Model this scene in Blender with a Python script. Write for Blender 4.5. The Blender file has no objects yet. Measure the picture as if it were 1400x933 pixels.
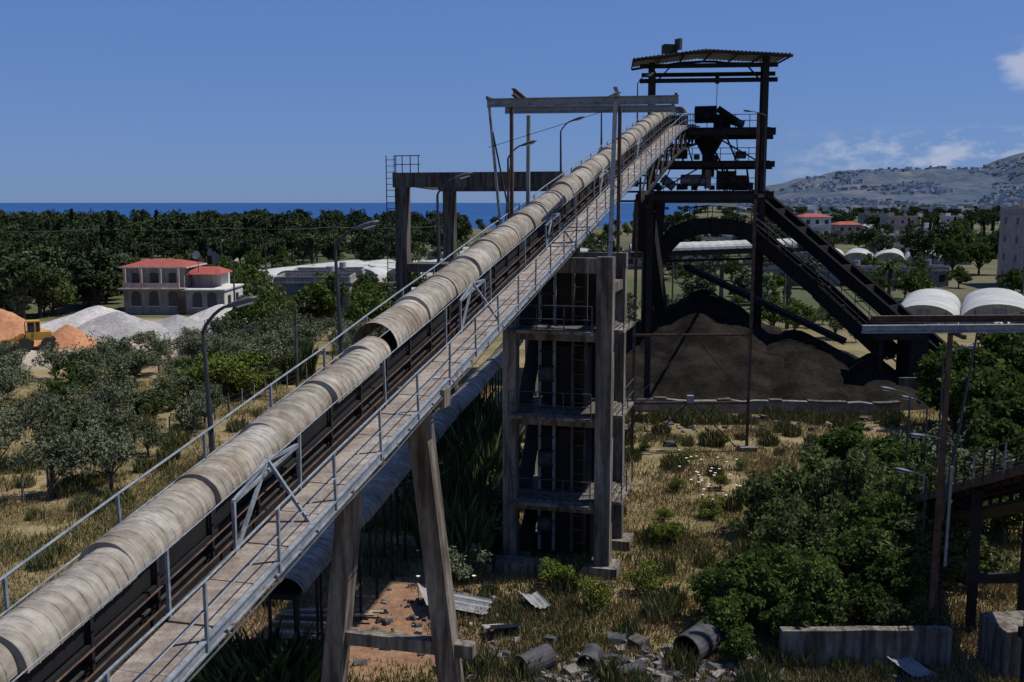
import bpy, math, random
import numpy as np
from mathutils import Vector, Matrix, noise
random.seed(7); rng = np.random.default_rng(7)
scene = bpy.context.scene
H = 15.0

# ------------------------------------------------------------------ materials
def new_mat(name):
    m = bpy.data.materials.new(name); m.use_nodes = True
    nt = m.node_tree; nt.nodes.clear()
    return m, nt, nt.nodes, nt.links

def mat(name, c1, c2, scale=2.0, rough=0.85, bump=0.3, metal=0.0, c3=None, stretch=(1,1,1), fine=25.0, spec=0.3, lo=0.35, hi=0.65, stain=0.0, band=0.0):
    m, nt, N, L = new_mat(name)
    out = N.new('ShaderNodeOutputMaterial'); b = N.new('ShaderNodeBsdfPrincipled')
    b.inputs['Roughness'].default_value = rough; b.inputs['Metallic'].default_value = metal
    b.inputs['Specular IOR Level'].default_value = spec
    tc = N.new('ShaderNodeTexCoord'); mp = N.new('ShaderNodeMapping'); mp.inputs['Scale'].default_value = stretch
    L.new(tc.outputs['Object'], mp.inputs['Vector'])
    n1 = N.new('ShaderNodeTexNoise'); n1.inputs['Scale'].default_value = scale; n1.inputs['Detail'].default_value = 5; n1.inputs['Roughness'].default_value = .65
    n2 = N.new('ShaderNodeTexNoise'); n2.inputs['Scale'].default_value = fine; n2.inputs['Detail'].default_value = 3
    L.new(mp.outputs[0], n1.inputs['Vector']); L.new(mp.outputs[0], n2.inputs['Vector'])
    r = N.new('ShaderNodeValToRGB'); r.color_ramp.elements[0].position = lo; r.color_ramp.elements[1].position = hi
    r.color_ramp.elements[0].color = (*c1, 1); r.color_ramp.elements[1].color = (*c2, 1)
    if c3:
        e = r.color_ramp.elements.new(min(.97, hi + .12)); e.color = (*c3, 1)
    L.new(n1.outputs['Fac'], r.inputs['Fac'])
    mx = N.new('ShaderNodeMix'); mx.data_type = 'RGBA'; mx.blend_type = 'MULTIPLY'; mx.inputs[0].default_value = .55
    r2 = N.new('ShaderNodeValToRGB'); r2.color_ramp.elements[0].position = .3; r2.color_ramp.elements[1].position = .62
    r2.color_ramp.elements[0].color = (.55, .55, .55, 1); r2.color_ramp.elements[1].color = (1.1, 1.1, 1.1, 1)
    L.new(n2.outputs['Fac'], r2.inputs['Fac'])
    L.new(r.outputs[0], mx.inputs[6]); L.new(r2.outputs[0], mx.inputs[7])
    colo = mx.outputs[2]
    def grime(colo, rot, sc, amt, lo_, hi_, dark):
        mp3 = N.new('ShaderNodeMapping'); mp3.vector_type='POINT'; mp3.inputs['Rotation'].default_value=(0,0,rot); mp3.inputs['Scale'].default_value = sc; L.new(tc.outputs['Object'], mp3.inputs['Vector'])
        n3 = N.new('ShaderNodeTexNoise'); n3.inputs['Scale'].default_value = 1; n3.inputs['Detail'].default_value = 5; L.new(mp3.outputs[0], n3.inputs['Vector'])
        r3 = N.new('ShaderNodeValToRGB'); r3.color_ramp.elements[0].position = lo_; r3.color_ramp.elements[1].position = hi_
        r3.color_ramp.elements[0].color = dark; r3.color_ramp.elements[1].color = (1,1,1,1); L.new(n3.outputs['Fac'], r3.inputs['Fac'])
        m3 = N.new('ShaderNodeMix'); m3.data_type = 'RGBA'; m3.blend_type = 'MULTIPLY'; m3.inputs[0].default_value = amt
        L.new(colo, m3.inputs[6]); L.new(r3.outputs[0], m3.inputs[7]); return m3.outputs[2]
    if stain > 0: colo = grime(colo, 0, (5,5,.45), stain, .40, .56, (.42,.38,.34,1))
    if band > 0:
        # streaks running across the sheets (perpendicular to the run of the conveyor)
        colo = grime(colo, .26, (.7,7.0,.7), band, .38, .58, (.58,.53,.47,1))
        colo = grime(colo, .26, (1.2,.5,1.2), band*.8, .36, .52, (.70,.62,.53,1))
    L.new(colo, b.inputs['Base Color'])
    if bump > 0:
        bp = N.new('ShaderNodeBump'); bp.inputs['Strength'].default_value = bump; bp.inputs['Distance'].default_value = .03
        L.new(n2.outputs['Fac'], bp.inputs['Height']); L.new(bp.outputs[0], b.inputs['Normal'])
    L.new(b.outputs[0], out.inputs[0])
    return m

def leaf_mat(name, ca, cb, trans=.25):
    m, nt, N, L = new_mat(name)
    out = N.new('ShaderNodeOutputMaterial'); g = N.new('ShaderNodeNewGeometry'); oi = N.new('ShaderNodeObjectInfo')
    add = N.new('ShaderNodeMath'); add.operation = 'MULTIPLY_ADD'; add.inputs[1].default_value = .5
    mul = N.new('ShaderNodeMath'); mul.operation = 'MULTIPLY'; mul.inputs[1].default_value = .5
    L.new(oi.outputs['Random'], mul.inputs[0]); L.new(g.outputs['Random Per Island'], add.inputs[0]); L.new(mul.outputs[0], add.inputs[2])
    r = N.new('ShaderNodeValToRGB'); r.color_ramp.elements[0].color = (*ca, 1); r.color_ramp.elements[1].color = (*cb, 1)
    L.new(add.outputs[0], r.inputs['Fac'])
    d = N.new('ShaderNodeBsdfDiffuse'); L.new(r.outputs[0], d.inputs['Color'])
    if trans > .2:
        t = N.new('ShaderNodeBsdfTranslucent'); ms = N.new('ShaderNodeMixShader'); ms.inputs[0].default_value = trans
        L.new(r.outputs[0], t.inputs['Color'])
        L.new(d.outputs[0], ms.inputs[1]); L.new(t.outputs[0], ms.inputs[2]); L.new(ms.outputs[0], out.inputs[0])
    else: L.new(d.outputs[0], out.inputs[0])
    return m

M = {}
M['cover'] = mat('cover_sheet', (.24,.22,.185), (.37,.34,.295), .7, .75, .2, c3=(.27,.215,.16), fine=5, lo=.38, hi=.6, band=.85)
M['belt'] = mat('belt_dust', (.03,.027,.026), (.06,.052,.048), 2)
M['deck'] = mat('walkway_deck', (.20,.165,.145), (.36,.32,.28), 1.6, .9, .4, c3=(.45,.42,.38), fine=14, band=.5)
M['deck2'] = mat('side_deck', (.17,.165,.16), (.27,.26,.25), 1.6, .9, .3)
M['bluesteel'] = mat('galvanised_steel', (.14,.165,.195), (.24,.265,.295), 2.5, .6, .15, c3=(.15,.09,.06), fine=12, hi=.58)
M['rust'] = mat('rusty_steel', (.05,.030,.023), (.125,.075,.052), 3, .85, .3)
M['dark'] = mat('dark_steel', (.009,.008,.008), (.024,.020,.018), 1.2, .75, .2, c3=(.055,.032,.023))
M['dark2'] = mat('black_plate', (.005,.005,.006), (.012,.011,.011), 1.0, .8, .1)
M['conc'] = mat('weathered_concrete', (.115,.10,.085), (.25,.225,.19), .9, .92, .5, c3=(.34,.315,.275), fine=10, stretch=(1,1,.35), stain=.95)
M['concd'] = mat('dark_concrete', (.07,.064,.057), (.14,.128,.112), .9, .92, .5, fine=10, stretch=(1,1,.35), stain=.9)
M['pole'] = mat('lamp_pole_paint', (.03,.034,.042), (.05,.055,.068), 4, .6, .1)
M['lamphead'] = mat('lamp_head_metal', (.06,.065,.08), (.11,.12,.14), 6, .5, .1)
M['glass'] = mat('lamp_glass', (.55,.58,.6), (.65,.66,.68), 6, .25, 0)
M['coal'] = mat('coal_heap', (.009,.008,.007), (.024,.021,.0175), .5, .95, 1.0, fine=4, spec=.03)
M['sand_o'] = mat('orange_sand', (.38,.17,.08), (.48,.235,.125), .5, .95, .6, fine=3)
M['sand_w'] = mat('pale_gravel', (.38,.355,.33), (.54,.51,.475), .5, .95, .6, fine=3)
M['sand_g'] = mat('grey_gravel', (.24,.235,.225), (.36,.345,.33), .5, .95, .6, fine=3)
M['stone'] = mat('rubble_stone', (.12,.105,.09), (.24,.215,.185), 2, .95, .6, fine=8)
M['white'] = mat('white_plaster', (.52,.50,.46), (.66,.64,.60), .7, .9, .1, stain=.4)
M['grey'] = mat('grey_plaster', (.22,.21,.195), (.31,.295,.275), .6, .9, .2, stain=.5)
M['pink'] = mat('pink_plaster', (.38,.30,.26), (.47,.385,.34), .6, .9, .1, stain=.5)
M['redroof'] = mat('red_roof_tiles', (.24,.05,.038), (.34,.085,.062), 1.5, .85, .3)
M['window'] = mat('dark_window', (.015,.018,.022), (.03,.035,.04), 2, .3, 0)
M['plastic'] = mat('greenhouse_film', (.34,.345,.335), (.50,.50,.475), .25, .6, .1, stain=.3)
M['bark'] = mat('tree_bark', (.06,.045,.035), (.13,.10,.08), 4, .95, .5)
M['yellow'] = mat('loader_paint', (.38,.20,.03), (.48,.26,.05), 2, .7, .1)
M['tyre'] = mat('tyre_rubber', (.02,.02,.02), (.035,.035,.035), 4)
M['wood'] = mat('old_timber', (.20,.14,.10), (.34,.26,.19), 3, .95, .4)
M['pipe'] = mat('dark_pipe', (.03,.03,.035), (.08,.08,.085), 2, .8, .3)
M['sheet'] = mat('scrap_sheet', (.17,.18,.185), (.32,.32,.315), 2, .7, .2, c3=(.20,.13,.09))
M['flower'] = mat('white_umbel', (.6,.6,.55), (.75,.75,.7), 9, .9, 0)
M['hill'] = mat('hazy_far_hill', (.058,.085,.125), (.090,.112,.140), .0045, 1, 0, c3=(.15,.155,.165), fine=.03, spec=0, lo=.4, hi=.56)  # distance haze is put into the bluish base colour
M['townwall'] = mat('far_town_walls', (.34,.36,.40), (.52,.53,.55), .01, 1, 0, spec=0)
M['olive'] = leaf_mat('olive_leaf', (.045,.058,.028), (.180,.195,.120), .15)
M['broad'] = leaf_mat('broad_leaf', (.024,.042,.012), (.105,.150,.040), .3)
M['dusty'] = leaf_mat('dusty_leaf', (.036,.050,.018), (.145,.165,.065), .25)
M['lime'] = leaf_mat('shrub_leaf', (.06,.085,.015), (.17,.20,.045), .15)
M['pine'] = leaf_mat('pine_needles', (.020,.034,.017), (.070,.092,.040), .15)
M['cyp'] = leaf_mat('cypress_leaf', (.010,.020,.010), (.030,.045,.022), .1)
M['reed'] = leaf_mat('reed_leaf', (.025,.043,.016), (.085,.110,.045), .15)
M['gdry'] = leaf_mat('dry_grass', (.20,.145,.065), (.42,.325,.165), .15)
M['ggreen'] = leaf_mat('green_grass', (.060,.078,.024), (.20,.205,.08), .15)

# ------------------------------------------------------------------ mesh builder
class MB:
    def __init__(s): s.v=[]; s.f=[]; s.m=[]; s.mats=[]
    def mi(s, k):
        if k not in s.mats: s.mats.append(k)
        return s.mats.index(k)
    def add(s, vs, fs, k):
        o=len(s.v); i=s.mi(k)
        s.v.extend([tuple(p) for p in vs])
        for f in fs: s.f.append(tuple(o+a for a in f)); s.m.append(i)
    def beam(s, a, b, w, h, k, up=(0,0,1)):
        a=Vector(a); b=Vector(b); d=(b-a).normalized(); up=Vector(up)
        if abs(d.dot(up))>.98: up=Vector((.2588,.966,0))
        sd=d.cross(up).normalized()*(w/2); u=sd.cross(d).normalized()*(h/2)
        vs=[a-sd-u,a+sd-u,a+sd+u,a-sd+u,b-sd-u,b+sd-u,b+sd+u,b-sd+u]
        s.add(vs,[(0,1,2,3),(7,6,5,4),(0,4,5,1),(1,5,6,2),(2,6,7,3),(3,7,4,0)],k)
    def ibeam(s, a, b, w, h, k):
        a=Vector(a); b=Vector(b); z=Vector((0,0,h/2-.02))
        if abs((b-a).normalized().z)>.9: z=Vector((0,h/2-.02,0))
        s.beam(a+z,b+z,w,.035,k,up=z); s.beam(a-z,b-z,w,.035,k,up=z); s.beam(a,b,.03,h-.08,k,up=z)
    def box(s, c, sz, k, rot=0):
        x,y,z=[q/2 for q in sz]; R=Matrix.Rotation(rot,3,'Z'); c=Vector(c)
        vs=[c+R@Vector(p) for p in ((-x,-y,-z),(x,-y,-z),(x,y,-z),(-x,y,-z),(-x,-y,z),(x,-y,z),(x,y,z),(-x,y,z))]
        s.add(vs,[(3,2,1,0),(4,5,6,7),(0,1,5,4),(1,2,6,5),(2,3,7,6),(3,0,4,7)],k)
    def cyl(s, a, b, r, k, n=8, r2=None, cap=True):
        a=Vector(a); b=Vector(b); r2=r if r2 is None else r2
        d=(b-a).normalized(); t=Vector((0,0,1)) if abs(d.z)<.9 else Vector((1,0,0))
        e=d.cross(t).normalized(); g=d.cross(e)
        vs=[]
        for p,rr in ((a,r),(b,r2)):
            for i in range(n):
                q=2*math.pi*i/n; vs.append(p+e*math.cos(q)*rr+g*math.sin(q)*rr)
        fs=[(i,(i+1)%n,n+(i+1)%n,n+i) for i in range(n)]
        if cap: fs+= [tuple(range(n-1,-1,-1)), tuple(range(n,2*n))]
        s.add(vs,fs,k)
    def tube(s, pts, r, k, n=6):
        for i in range(len(pts)-1): s.cyl(pts[i],pts[i+1],r,k,n)
    def obj(s, name, parent=None, smooth=False):
        me=bpy.data.meshes.new(name); me.from_pydata(s.v,[],s.f)
        for k in s.mats: me.materials.append(M[k])
        me.polygons.foreach_set('material_index', s.m)
        if smooth: me.polygons.foreach_set('use_smooth',[True]*len(s.f))
        me.update()
        o=bpy.data.objects.new(name,me); scene.collection.objects.link(o)
        if parent: o.parent=parent
        return o
def empty(name):
    o=bpy.data.objects.new(name,None); scene.collection.objects.link(o); return o
class Asm:
    def __init__(s,name): s.e=empty(name); s.p={}
    def part(s,n):
        if n not in s.p: s.p[n]=MB()
        return s.p[n]
    def done(s,smooth=()):
        for n,mb in s.p.items(): mb.obj(n,s.e,n in smooth)
        return s.e
def inst(me,name,loc,sc=1,rot=None,parent=None,scz=None):
    o=bpy.data.objects.new(name,me); scene.collection.objects.link(o)
    o.location=loc; o.scale=(sc,sc,scz or sc); o.rotation_euler=(0,0,random.uniform(0,6.28) if rot is None else rot)
    if parent: o.parent=parent
    return o

# ------------------------------------------------------------------ conveyor axis
U=Vector((.966,-.258,0)); V=Vector((.2577,.966,0))
def zc(l):
    if l<=34: return 13.73+.1906*l
    z=13.73+.1906*34; t=l-34; n=min(t,8.0)
    z+=.1906*n-(.1906-.085)*n*n/16.0
    if t>8: z+=.085*(t-8)
    return z
def P(l,w,h=0.0):
    return Vector((3.06+.276*l+U.x*w, 43+1.035*l+U.y*w, zc(l)+h))
L0,L1=-41,53
conv=Asm('belt_conveyor')
cov=conv.part('arched_cover'); JO=-17.6
def cover(mb,l0,l1,wc,hs,R,ex,seed):
    rr=random.Random(seed); pitch=.205; na=20; rows=[]; l=l0; k=0; per=11
    dr=tilt=dz=hw=0
    while l<l1:
        if k%per==0: dr=rr.uniform(-.012,.028); tilt=rr.uniform(-.045,.045); dz=rr.uniform(-.022,.028); hw=rr.uniform(-.035,.035); dent=rr.uniform(0,3.1)
        fr=(k%per)/per
        for fo,ri in ((0,.013),(.026,.013),(.036,0),(pitch-.008,0.0)):
            row=[]
            for j in range(na+1):
                a=math.pi*(j/na); e_=rr.uniform(-.004,.004) if 0<j<na else 0
                r=R+dr+ri-.045*fr+.022+e_-.018*math.exp(-((a-dent)*3)**2)*math.sin(fr*3.14)
                row.append(P(l+fo,wc+hw+math.cos(a)*r+tilt*fr,hs+dz+math.sin(a)*r*ex-.012*fr))
            rows.append(row)
        l+=pitch; k+=1
    vs=[p for r in rows for p in r]; fs=[]
    for i in range(len(rows)-1):
        for j in range(na):
            a=i*(na+1)+j; fs.append((a,a+1,a+na+2,a+na+1))
    mb.add(vs,fs,'cover')
cover(cov,L0,JO-.12,-1.70,.90,.47,.92,1)
cover(cov,JO+.1,L1-1,-1.70,1.04,.56,1.0,2)
ins=conv.part('cover_hoops')
l=L0
while l<L1-1:
    pts=[P(l,-1.7+math.cos(a)*.44,.90+math.sin(a)*.39) for a in [math.pi*j/8 for j in range(9)]]
    ins.tube(pts,.018,'rust',4); l+=1.9
bt=conv.part('belt_trough')
l=L0
while l<L1:
    a,b=l,min(l+2,L1)
    bt.beam(P(a,-1.28,.66),P(b,-1.28,.66),.03,.34,'dark2')
    bt.beam(P(a,-2.12,.66),P(b,-2.12,.66),.03,.34,'dark2')
    bt.beam(P(a,-1.7,.62),P(b,-1.7,.62),.78,.05,'belt')
    bt.beam(P(a,-1.7,.12),P(b,-1.7,.12),.84,.04,'belt')
    bt.beam(P(a,-1.33,.2),P(b,-1.33,.2),.03,.5,'dark2')
    for w in (-1.22,-2.18):
        bt.beam(P(a,w,.46),P(b,w,.46),.08,.10,'dark2')
        bt.beam(P(a,w,-.05),P(b,w,-.05),.1,.18,'dark')
    l+=2
l=L0+.5
idl=conv.part('idler_frames')
while l<L1:
    for w in (-1.2,-2.2):
        idl.beam(P(l,w,-.1),P(l,w,.93),.06,.06,'dark')
    idl.cyl(P(l,-2.15,.56),P(l,-1.25,.56),.05,'dark',6)
    idl.cyl(P(l,-2.15,.2),P(l,-1.25,.2),.05,'dark',6)
    idl.beam(P(l,-2.2,-.13),P(l,0,-.17),.07,.1,'dark')
    l+=1.5
dk=conv.part('walkway_deck'); l=L0
while l<L1-4:
    st=1.15; dz=random.uniform(-.012,.014); jw=random.uniform(-.02,.02)
    dk.beam(P(l+.014,-.50+jw,.03+dz),P(l+st-.014,-.50+jw+random.uniform(-.01,.01),.03+dz),.78,.05,'deck')
    dk.beam(P(l+.01,-2.66,.03+dz),P(l+st-.01,-2.66,.03+dz),.66,.045,'deck2')
    l+=st
sg=conv.part('stringers'); l=L0
while l<L1-4:
    b=min(l+3,L1-4)
    sg.ibeam(P(l,-.045,-.06),P(b,-.045,-.06),.09,.24,'bluesteel')
    sg.ibeam(P(l,-.95,-.10),P(b,-.95,-.10),.07,.2,'dark')
    sg.ibeam(P(l,-2.3,-.10),P(b,-2.3,-.10),.07,.18,'dark')
    sg.ibeam(P(l,-3.03,-.06),P(b,-3.03,-.06),.08,.2,'bluesteel')
    l+=3
l=L0+1
while l<L1-4:
    sg.beam(P(l,-3.0,-.2),P(l,-.0,-.2),.1,.12,'rust'); l+=2.2
rl=conv.part('handrails')
def rail(w,l0,l1,step,hh,k,mids=(.5,),r=.022,jit=.04):
    l=l0; tops=[]
    while l<=l1:
        t=P(l+random.uniform(-jit,jit),w+random.uniform(-.03,.03),hh+random.uniform(-.02,.02))
        rl.beam(P(l,w,-.15),t,.05,.05,k)
        tops.append((l,t)); l+=step
    for i in range(len(tops)-1):
        rl.cyl(tops[i][1],tops[i+1][1],r,k,6)
        for m_ in mids:
            rl.cyl(P(tops[i][0],w,m_),P(tops[i+1][0],w,m_),r*.75,k,5)
rail(-3.06,L0,44,2.6,1.02,'bluesteel',(.5,.12),.026)
rail(-.02,L0+.6,46,2.15,.98,'bluesteel',(.5,),.02)
rail(-.93,L0+1.3,46,4.2,1.15,'bluesteel',(),.013)
for a in np.arange(L0,44,3.0):
    for hh,ww in ((.60,-.98),(.28,-.96)):
        rl.cyl(P(a,ww,hh+random.uniform(-.012,.012)),P(a+3,ww,hh+random.uniform(-.012,.012)),.017,'rust',5)
br=conv.part('brace_frames')
for l in (-25.2,-13.2,-3,8,20):
    a=P(l,-.95,.0); b=P(l+2.3,-.95,.0); A=P(l,-.95,.95); B=P(l+2.3,-.95,.95); mid=(A+B)/2+Vector((0,0,.22))
    for p,q in ((a,A),(b,B),(A,mid),(B,mid),(a,mid),(A,B),(mid,P(l+1.15,-.1,.0))):
        br.beam(p,q,.06,.06,'bluesteel')
cb=conv.part('cable_tray')
for a in np.arange(L0,44,2.0):
    cb.cyl(P(a,-.98,.05+.02*math.sin(a*3)),P(a+2,-.98,.05+.02*math.sin((a+2)*3)),.035,'pipe',6)
    cb.cyl(P(a,.03,-.22-.03*math.sin(a*2)),P(a+2,.03,-.22-.03*math.sin((a+2)*2)),.02,'pipe',5)
conv.done()

def trestle(l,leg,dx,k,name,beamz):
    t=Asm(name); mb=t.part('legs')
    c=P(l,-1.52,0); zt=c.z-.3
    for s in (-1,1):
        top=Vector((c.x,c.y,zt))+U*s*.78; bot=Vector((c.x,c.y,0))+U*s*(.78+dx)
        mb.beam(top,bot,leg,leg*1.05,k,up=(V.x,V.y,0))
        t.part('footings').box((bot.x,bot.y,.2),(1.3,1.3,.5),k,rot=-.26)
    a=Vector((c.x,c.y,zt+.02))
    t.part('cap_beam').beam(a-U*1.6,a+U*1.6,leg*.9,.45,k)
    f=(zt-beamz)/zt; hw=.78+dx*f+.25
    c2=Vector((c.x,c.y,beamz)); t.part('tie_beam').beam(c2-U*hw,c2+U*(hw+.5),leg*.7,.34,k)
    t.done()
trestle(-17.2,.52,1.15,'conc','concrete_trestle',3.6)
trestle(-33,.5,.8,'conc','concrete_trestle',2.5)

# ------------------------------------------------------------------ concrete support tower
tw=Asm('concrete_support_tower')
A=Vector((3.68,40.1,0)); FL=A-U*3.85; BR=A+V*3.5; BL=FL+V*3.5
def vz(p,z): return Vector((p.x,p.y,z))
cs=tw.part('columns')
for p,z,w in ((A,12.9,.64),(FL,12.7,.56),(BR,12.9,.54),(BL,12.7,.48)):
    cs.beam((p.x,p.y,0),(p.x,p.y,z),w,w,'conc',up=(V.x,V.y,0))
    tw.part('footings').box((p.x,p.y,.1),(1.35,1.25,.7),'conc',rot=-.26)
tw.part('footings').box((FL.x+.5,FL.y-.9,.2),(2.2,.9,.7),'conc',rot=-.16)
sl=tw.part('floor_beams')
for z in (9.75,6.3,2.75):
    for p,q in ((A,FL),(BR,BL),(A,BR),(FL,BL)):
        sl.beam(vz(p,z),vz(q,z),.40,.42,'conc')
    c=(A+BL)/2; sl.box((c.x,c.y,z+.235),(3.9,3.6,.09),'concd',rot=-.26)
    o=-V*.5
    sl.beam(vz(A-U*.4+o,z+.19),vz(FL+U*.1+o,z+.19),.62,.12,'conc')
    sl.beam(vz(A+U*.5+V*.2,z+.19),vz(BR+U*.5-V*.2,z+.19),.42,.12,'conc')
sl.beam(vz(A+U*.3,12.55),vz(FL-U*.2,12.55),.46,.6,'conc')
sl.beam(vz(BR+U*.3,12.6),vz(BL-U*.2,12.6),.46,.6,'conc')
sl.beam(vz(A,11.6),vz(BR,11.6),.36,.4,'conc')
rr=tw.part('landing_rails')
for z in (9.75,6.3,2.75):
    for pts in ([A-U*.4-V*.78+(FL-A+U*.5)*t for t in (0,.33,.66,1)],[A+U*.68+(BR-A)*t for t in (.1,.5,.95)]):
        for i,p in enumerate(pts):
            rr.cyl(vz(p,z+.2),vz(p,z+1.25),.026,'pole',5)
            if i:
                for hz_ in (.72,1.25): rr.cyl(vz(pts[i-1],z+hz_),vz(p,z+hz_),.022,'pole',5)
inn=tw.part('take_up_guides_shade_panels')
for t in (.26,.40,.6,.76):
    p=A+(FL-A)*t+V*1.2; inn.beam(vz(p,.4),vz(p,12.3),.12,.12,'bluesteel' if t>.5 else 'concd',up=(V.x,V.y,0))
p=A+(FL-A)*.5+V*1.9
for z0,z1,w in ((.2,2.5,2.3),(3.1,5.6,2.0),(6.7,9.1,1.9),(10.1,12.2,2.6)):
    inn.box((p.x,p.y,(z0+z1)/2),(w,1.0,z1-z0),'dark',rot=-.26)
    b_=(BL+BR)/2-V*.35; inn.box((b_.x,b_.y,(z0+z1)/2+.1),(2.9,.06,z1-z0+.3),'dark2',rot=-.26)  # dark blocks and black back sheets added so the interior looks shaded
for z in np.arange(.8,12,.6):
    a=A+(FL-A)*.26+V*1.15; b=A+(FL-A)*.40+V*1.15; inn.beam(vz(a,z),vz(b,z),.05,.05,'rust')
    a=A+(FL-A)*.6+V*1.15; b=A+(FL-A)*.76+V*1.15; inn.beam(vz(a,z+.3),vz(b,z+.3),.06,.07,'dark')
for z in (1.6,4.4,8.0):
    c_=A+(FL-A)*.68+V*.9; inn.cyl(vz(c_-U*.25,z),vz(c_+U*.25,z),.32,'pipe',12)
for z0,z1 in ((.6,2.6),(3.2,6.1),(6.7,9.5),(10,12.2)):
    a=FL+U*.4+V*.6; b=BL+U*.4-V*.5
    inn.beam(vz(a,z0),vz(b,z1),.6,.12,'dark')
tw.done()

ga=Asm('steel_hoist_gantry'); g=ga.part('posts')
def W(x,y,z): return Vector((x,y,z))
tz=18.95
q=[W(3.85,40.3,12.9),W(4.5,43.6,12.9)]
g.ibeam(q[0],W(4.05,41,tz),.16,.16,'bluesteel'); g.beam(q[0],W(4.05,41,tz),.13,.05,'rust',up=(V.x,V.y,0))
g.beam(q[1],W(4.5,43.6,tz),.14,.14,'rust',up=(V.x,V.y,0))
g.beam(W(-.35,42.6,12.7),W(-.92,42,tz),.1,.1,'bluesteel',up=(V.x,V.y,0))
g.beam(W(.0,43.0,12.7),W(-.02,42.2,tz),.13,.13,'rust',up=(V.x,V.y,0))
g.beam(W(.7,46.0,12.7),W(.72,45.3,tz-.2),.15,.15,'bluesteel',up=(V.x,V.y,0))
g.beam(W(-.35,42.6,13.4),W(-.02,42.2,17),.05,.05,'rust'); g.beam(W(-.9,42,18.4),W(.0,43,14),.05,.05,'rust')
b=ga.part('beams')
b.ibeam(W(-1.0,41.9,tz),W(6.6,41.5,tz+.1),.2,.34,'bluesteel')
b.ibeam(W(-.3,45.1,tz),W(6.9,44.3,tz),.2,.3,'bluesteel')
b.ibeam(W(.05,41.2,tz+.36),W(.75,46,tz+.33),.16,.28,'rust'); b.ibeam(W(4.0,40.6,tz+.36),W(4.6,45,tz+.33),.16,.28,'bluesteel')
b.beam(W(-1,41.9,tz+.2),W(-.3,45.1,tz+.2),.1,.12,'rust')
b.beam(W(6.5,41.5,tz+.3),W(6.8,44.3,tz+.2),.1,.12,'rust')
b.beam(W(-.95,42,17.2),W(4.1,41,18.7),.02,.02,'dark')
ga.done()

# ------------------------------------------------------------------ lamps
def lamp(base,h,arm,name='street_lamp',r=.05,lean=(0,0),al=1.0,rise=.35,k='pole'):
    a=Asm(name); mb=a.part('pole'); base=Vector(base); arm=Vector(arm).normalized()
    top=base+Vector((lean[0],lean[1],h))
    mb.cyl(base,base+(top-base)*.45,r*1.25,k,8,r*1.05); mb.cyl(base+(top-base)*.45,top,r,k,8,r*.75)
    mb.box((base.x,base.y,base.z+.03),(r*5,r*5,.05),k)
    pts=[top]
    for i in range(1,7):
        t=i/6; pts.append(top+arm*(al*t**1.15)+Vector((0,0,rise*math.sin(t*math.pi*.5)+.12*t)))
    mb.tube(pts,r*.62,k,6)
    hd=a.part('lamp_head'); e=pts[-1]; d=(pts[-1]-pts[-2]).normalized(); sd=d.cross(Vector((0,0,1))).normalized()
    prof=[(-.05,.045,.04),(.1,.09,.06),(.3,.13,.075),(.5,.12,.065),(.62,.05,.03)]
    vs=[];n=8
    for s_,w_,h_ in prof:
        for i in range(n):
            q_=2*math.pi*i/n; vs.append(e+d*s_+sd*math.cos(q_)*w_+Vector((0,0,1))*math.sin(q_)*h_)
    fs=[(i*n+j,i*n+(j+1)%n,(i+1)*n+(j+1)%n,(i+1)*n+j) for i in range(4) for j in range(n)]+[tuple(range(n-1,-1,-1)),tuple(range(4*n,5*n))]
    hd.add(vs,fs,'lamphead')
    gl=a.part('lens'); gl.beam(e+d*.2-Vector((0,0,.075)),e+d*.5-Vector((0,0,.075)),.15,.03,'glass')
    a.done(smooth=('lamp_head',))
for l,hh in ((-22.4,3.1),(-16.4,3.1),(-9.0,3.15),(-.6,3.1),(9.0,3.3),(20,3.6),(34.5,3.8)):
    lamp(P(l,-3.14,-.15),hh+(.25 if -20<l<0 else 0),(1,-.25,0),r=.055,lean=(-.12 if l<-15 else -.03,0),al=.62,rise=.42)

# ------------------------------------------------------------------ head tower (dark steel)
ht=Asm('steel_transfer_tower'); f=ht.part('columns')
C={'fl':W(11.7,88,0),'fr':W(21.0,87,0),'bl':W(12.6,94,0),'br':W(22.3,93,0)}
for k_,p in C.items():
    zt=27 if k_[1]=='r' else 26.6
    f.ibeam(p,vz(p,zt),.5,.5,'dark'); f.beam(p,vz(p,zt),.42,.16,'dark',up=(1,0,0))
fr=ht.part('floor_beams')
for z,hh in ((15.6,.7),(18.2,.5),(20.9,.6),(25.1,.35),(26.3,.35)):
    for p,q_ in (('fl','fr'),('bl','br'),('fl','bl'),('fr','br')):
        if z==25.1 and p=='bl': continue
        a_,b_=vz(C[p],z),vz(C[q_],z); dd=(b_-a_).normalized()*(1.0 if p[0]==q_[0] else .3)
        fr.ibeam(a_-dd,b_+dd,.3,hh,'dark')
for z in (15.95,18.45,21.2):
    c=(C['fl']+C['br'])/2; fr.box((c.x,c.y,z),(9.8,6.4,.08),'dark2',rot=-.1)
br=ht.part('bracing')
for z0,z1 in ((15.6,18.2),(18.2,20.9)):
    br.beam(vz(C['fl'],z0),vz((C['fl']+C['fr'])/2,z1),.12,.12,'dark'); br.beam(vz(C['fr'],z0),vz((C['fl']+C['fr'])/2,z1),.12,.12,'dark')
br.beam(vz(C['fl'],1),vz(C['bl'],14),.2,.2,'dark'); br.beam(vz(C['fr'],1),vz(C['br'],14),.2,.2,'dark')
for z in (5,10):
    br.beam(vz(C['fl'],z),vz(C['bl'],z),.25,.3,'dark')
br.beam(vz(C['fl'],10),vz(C['fr'],10.3),.16,.2,'dark')
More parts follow.
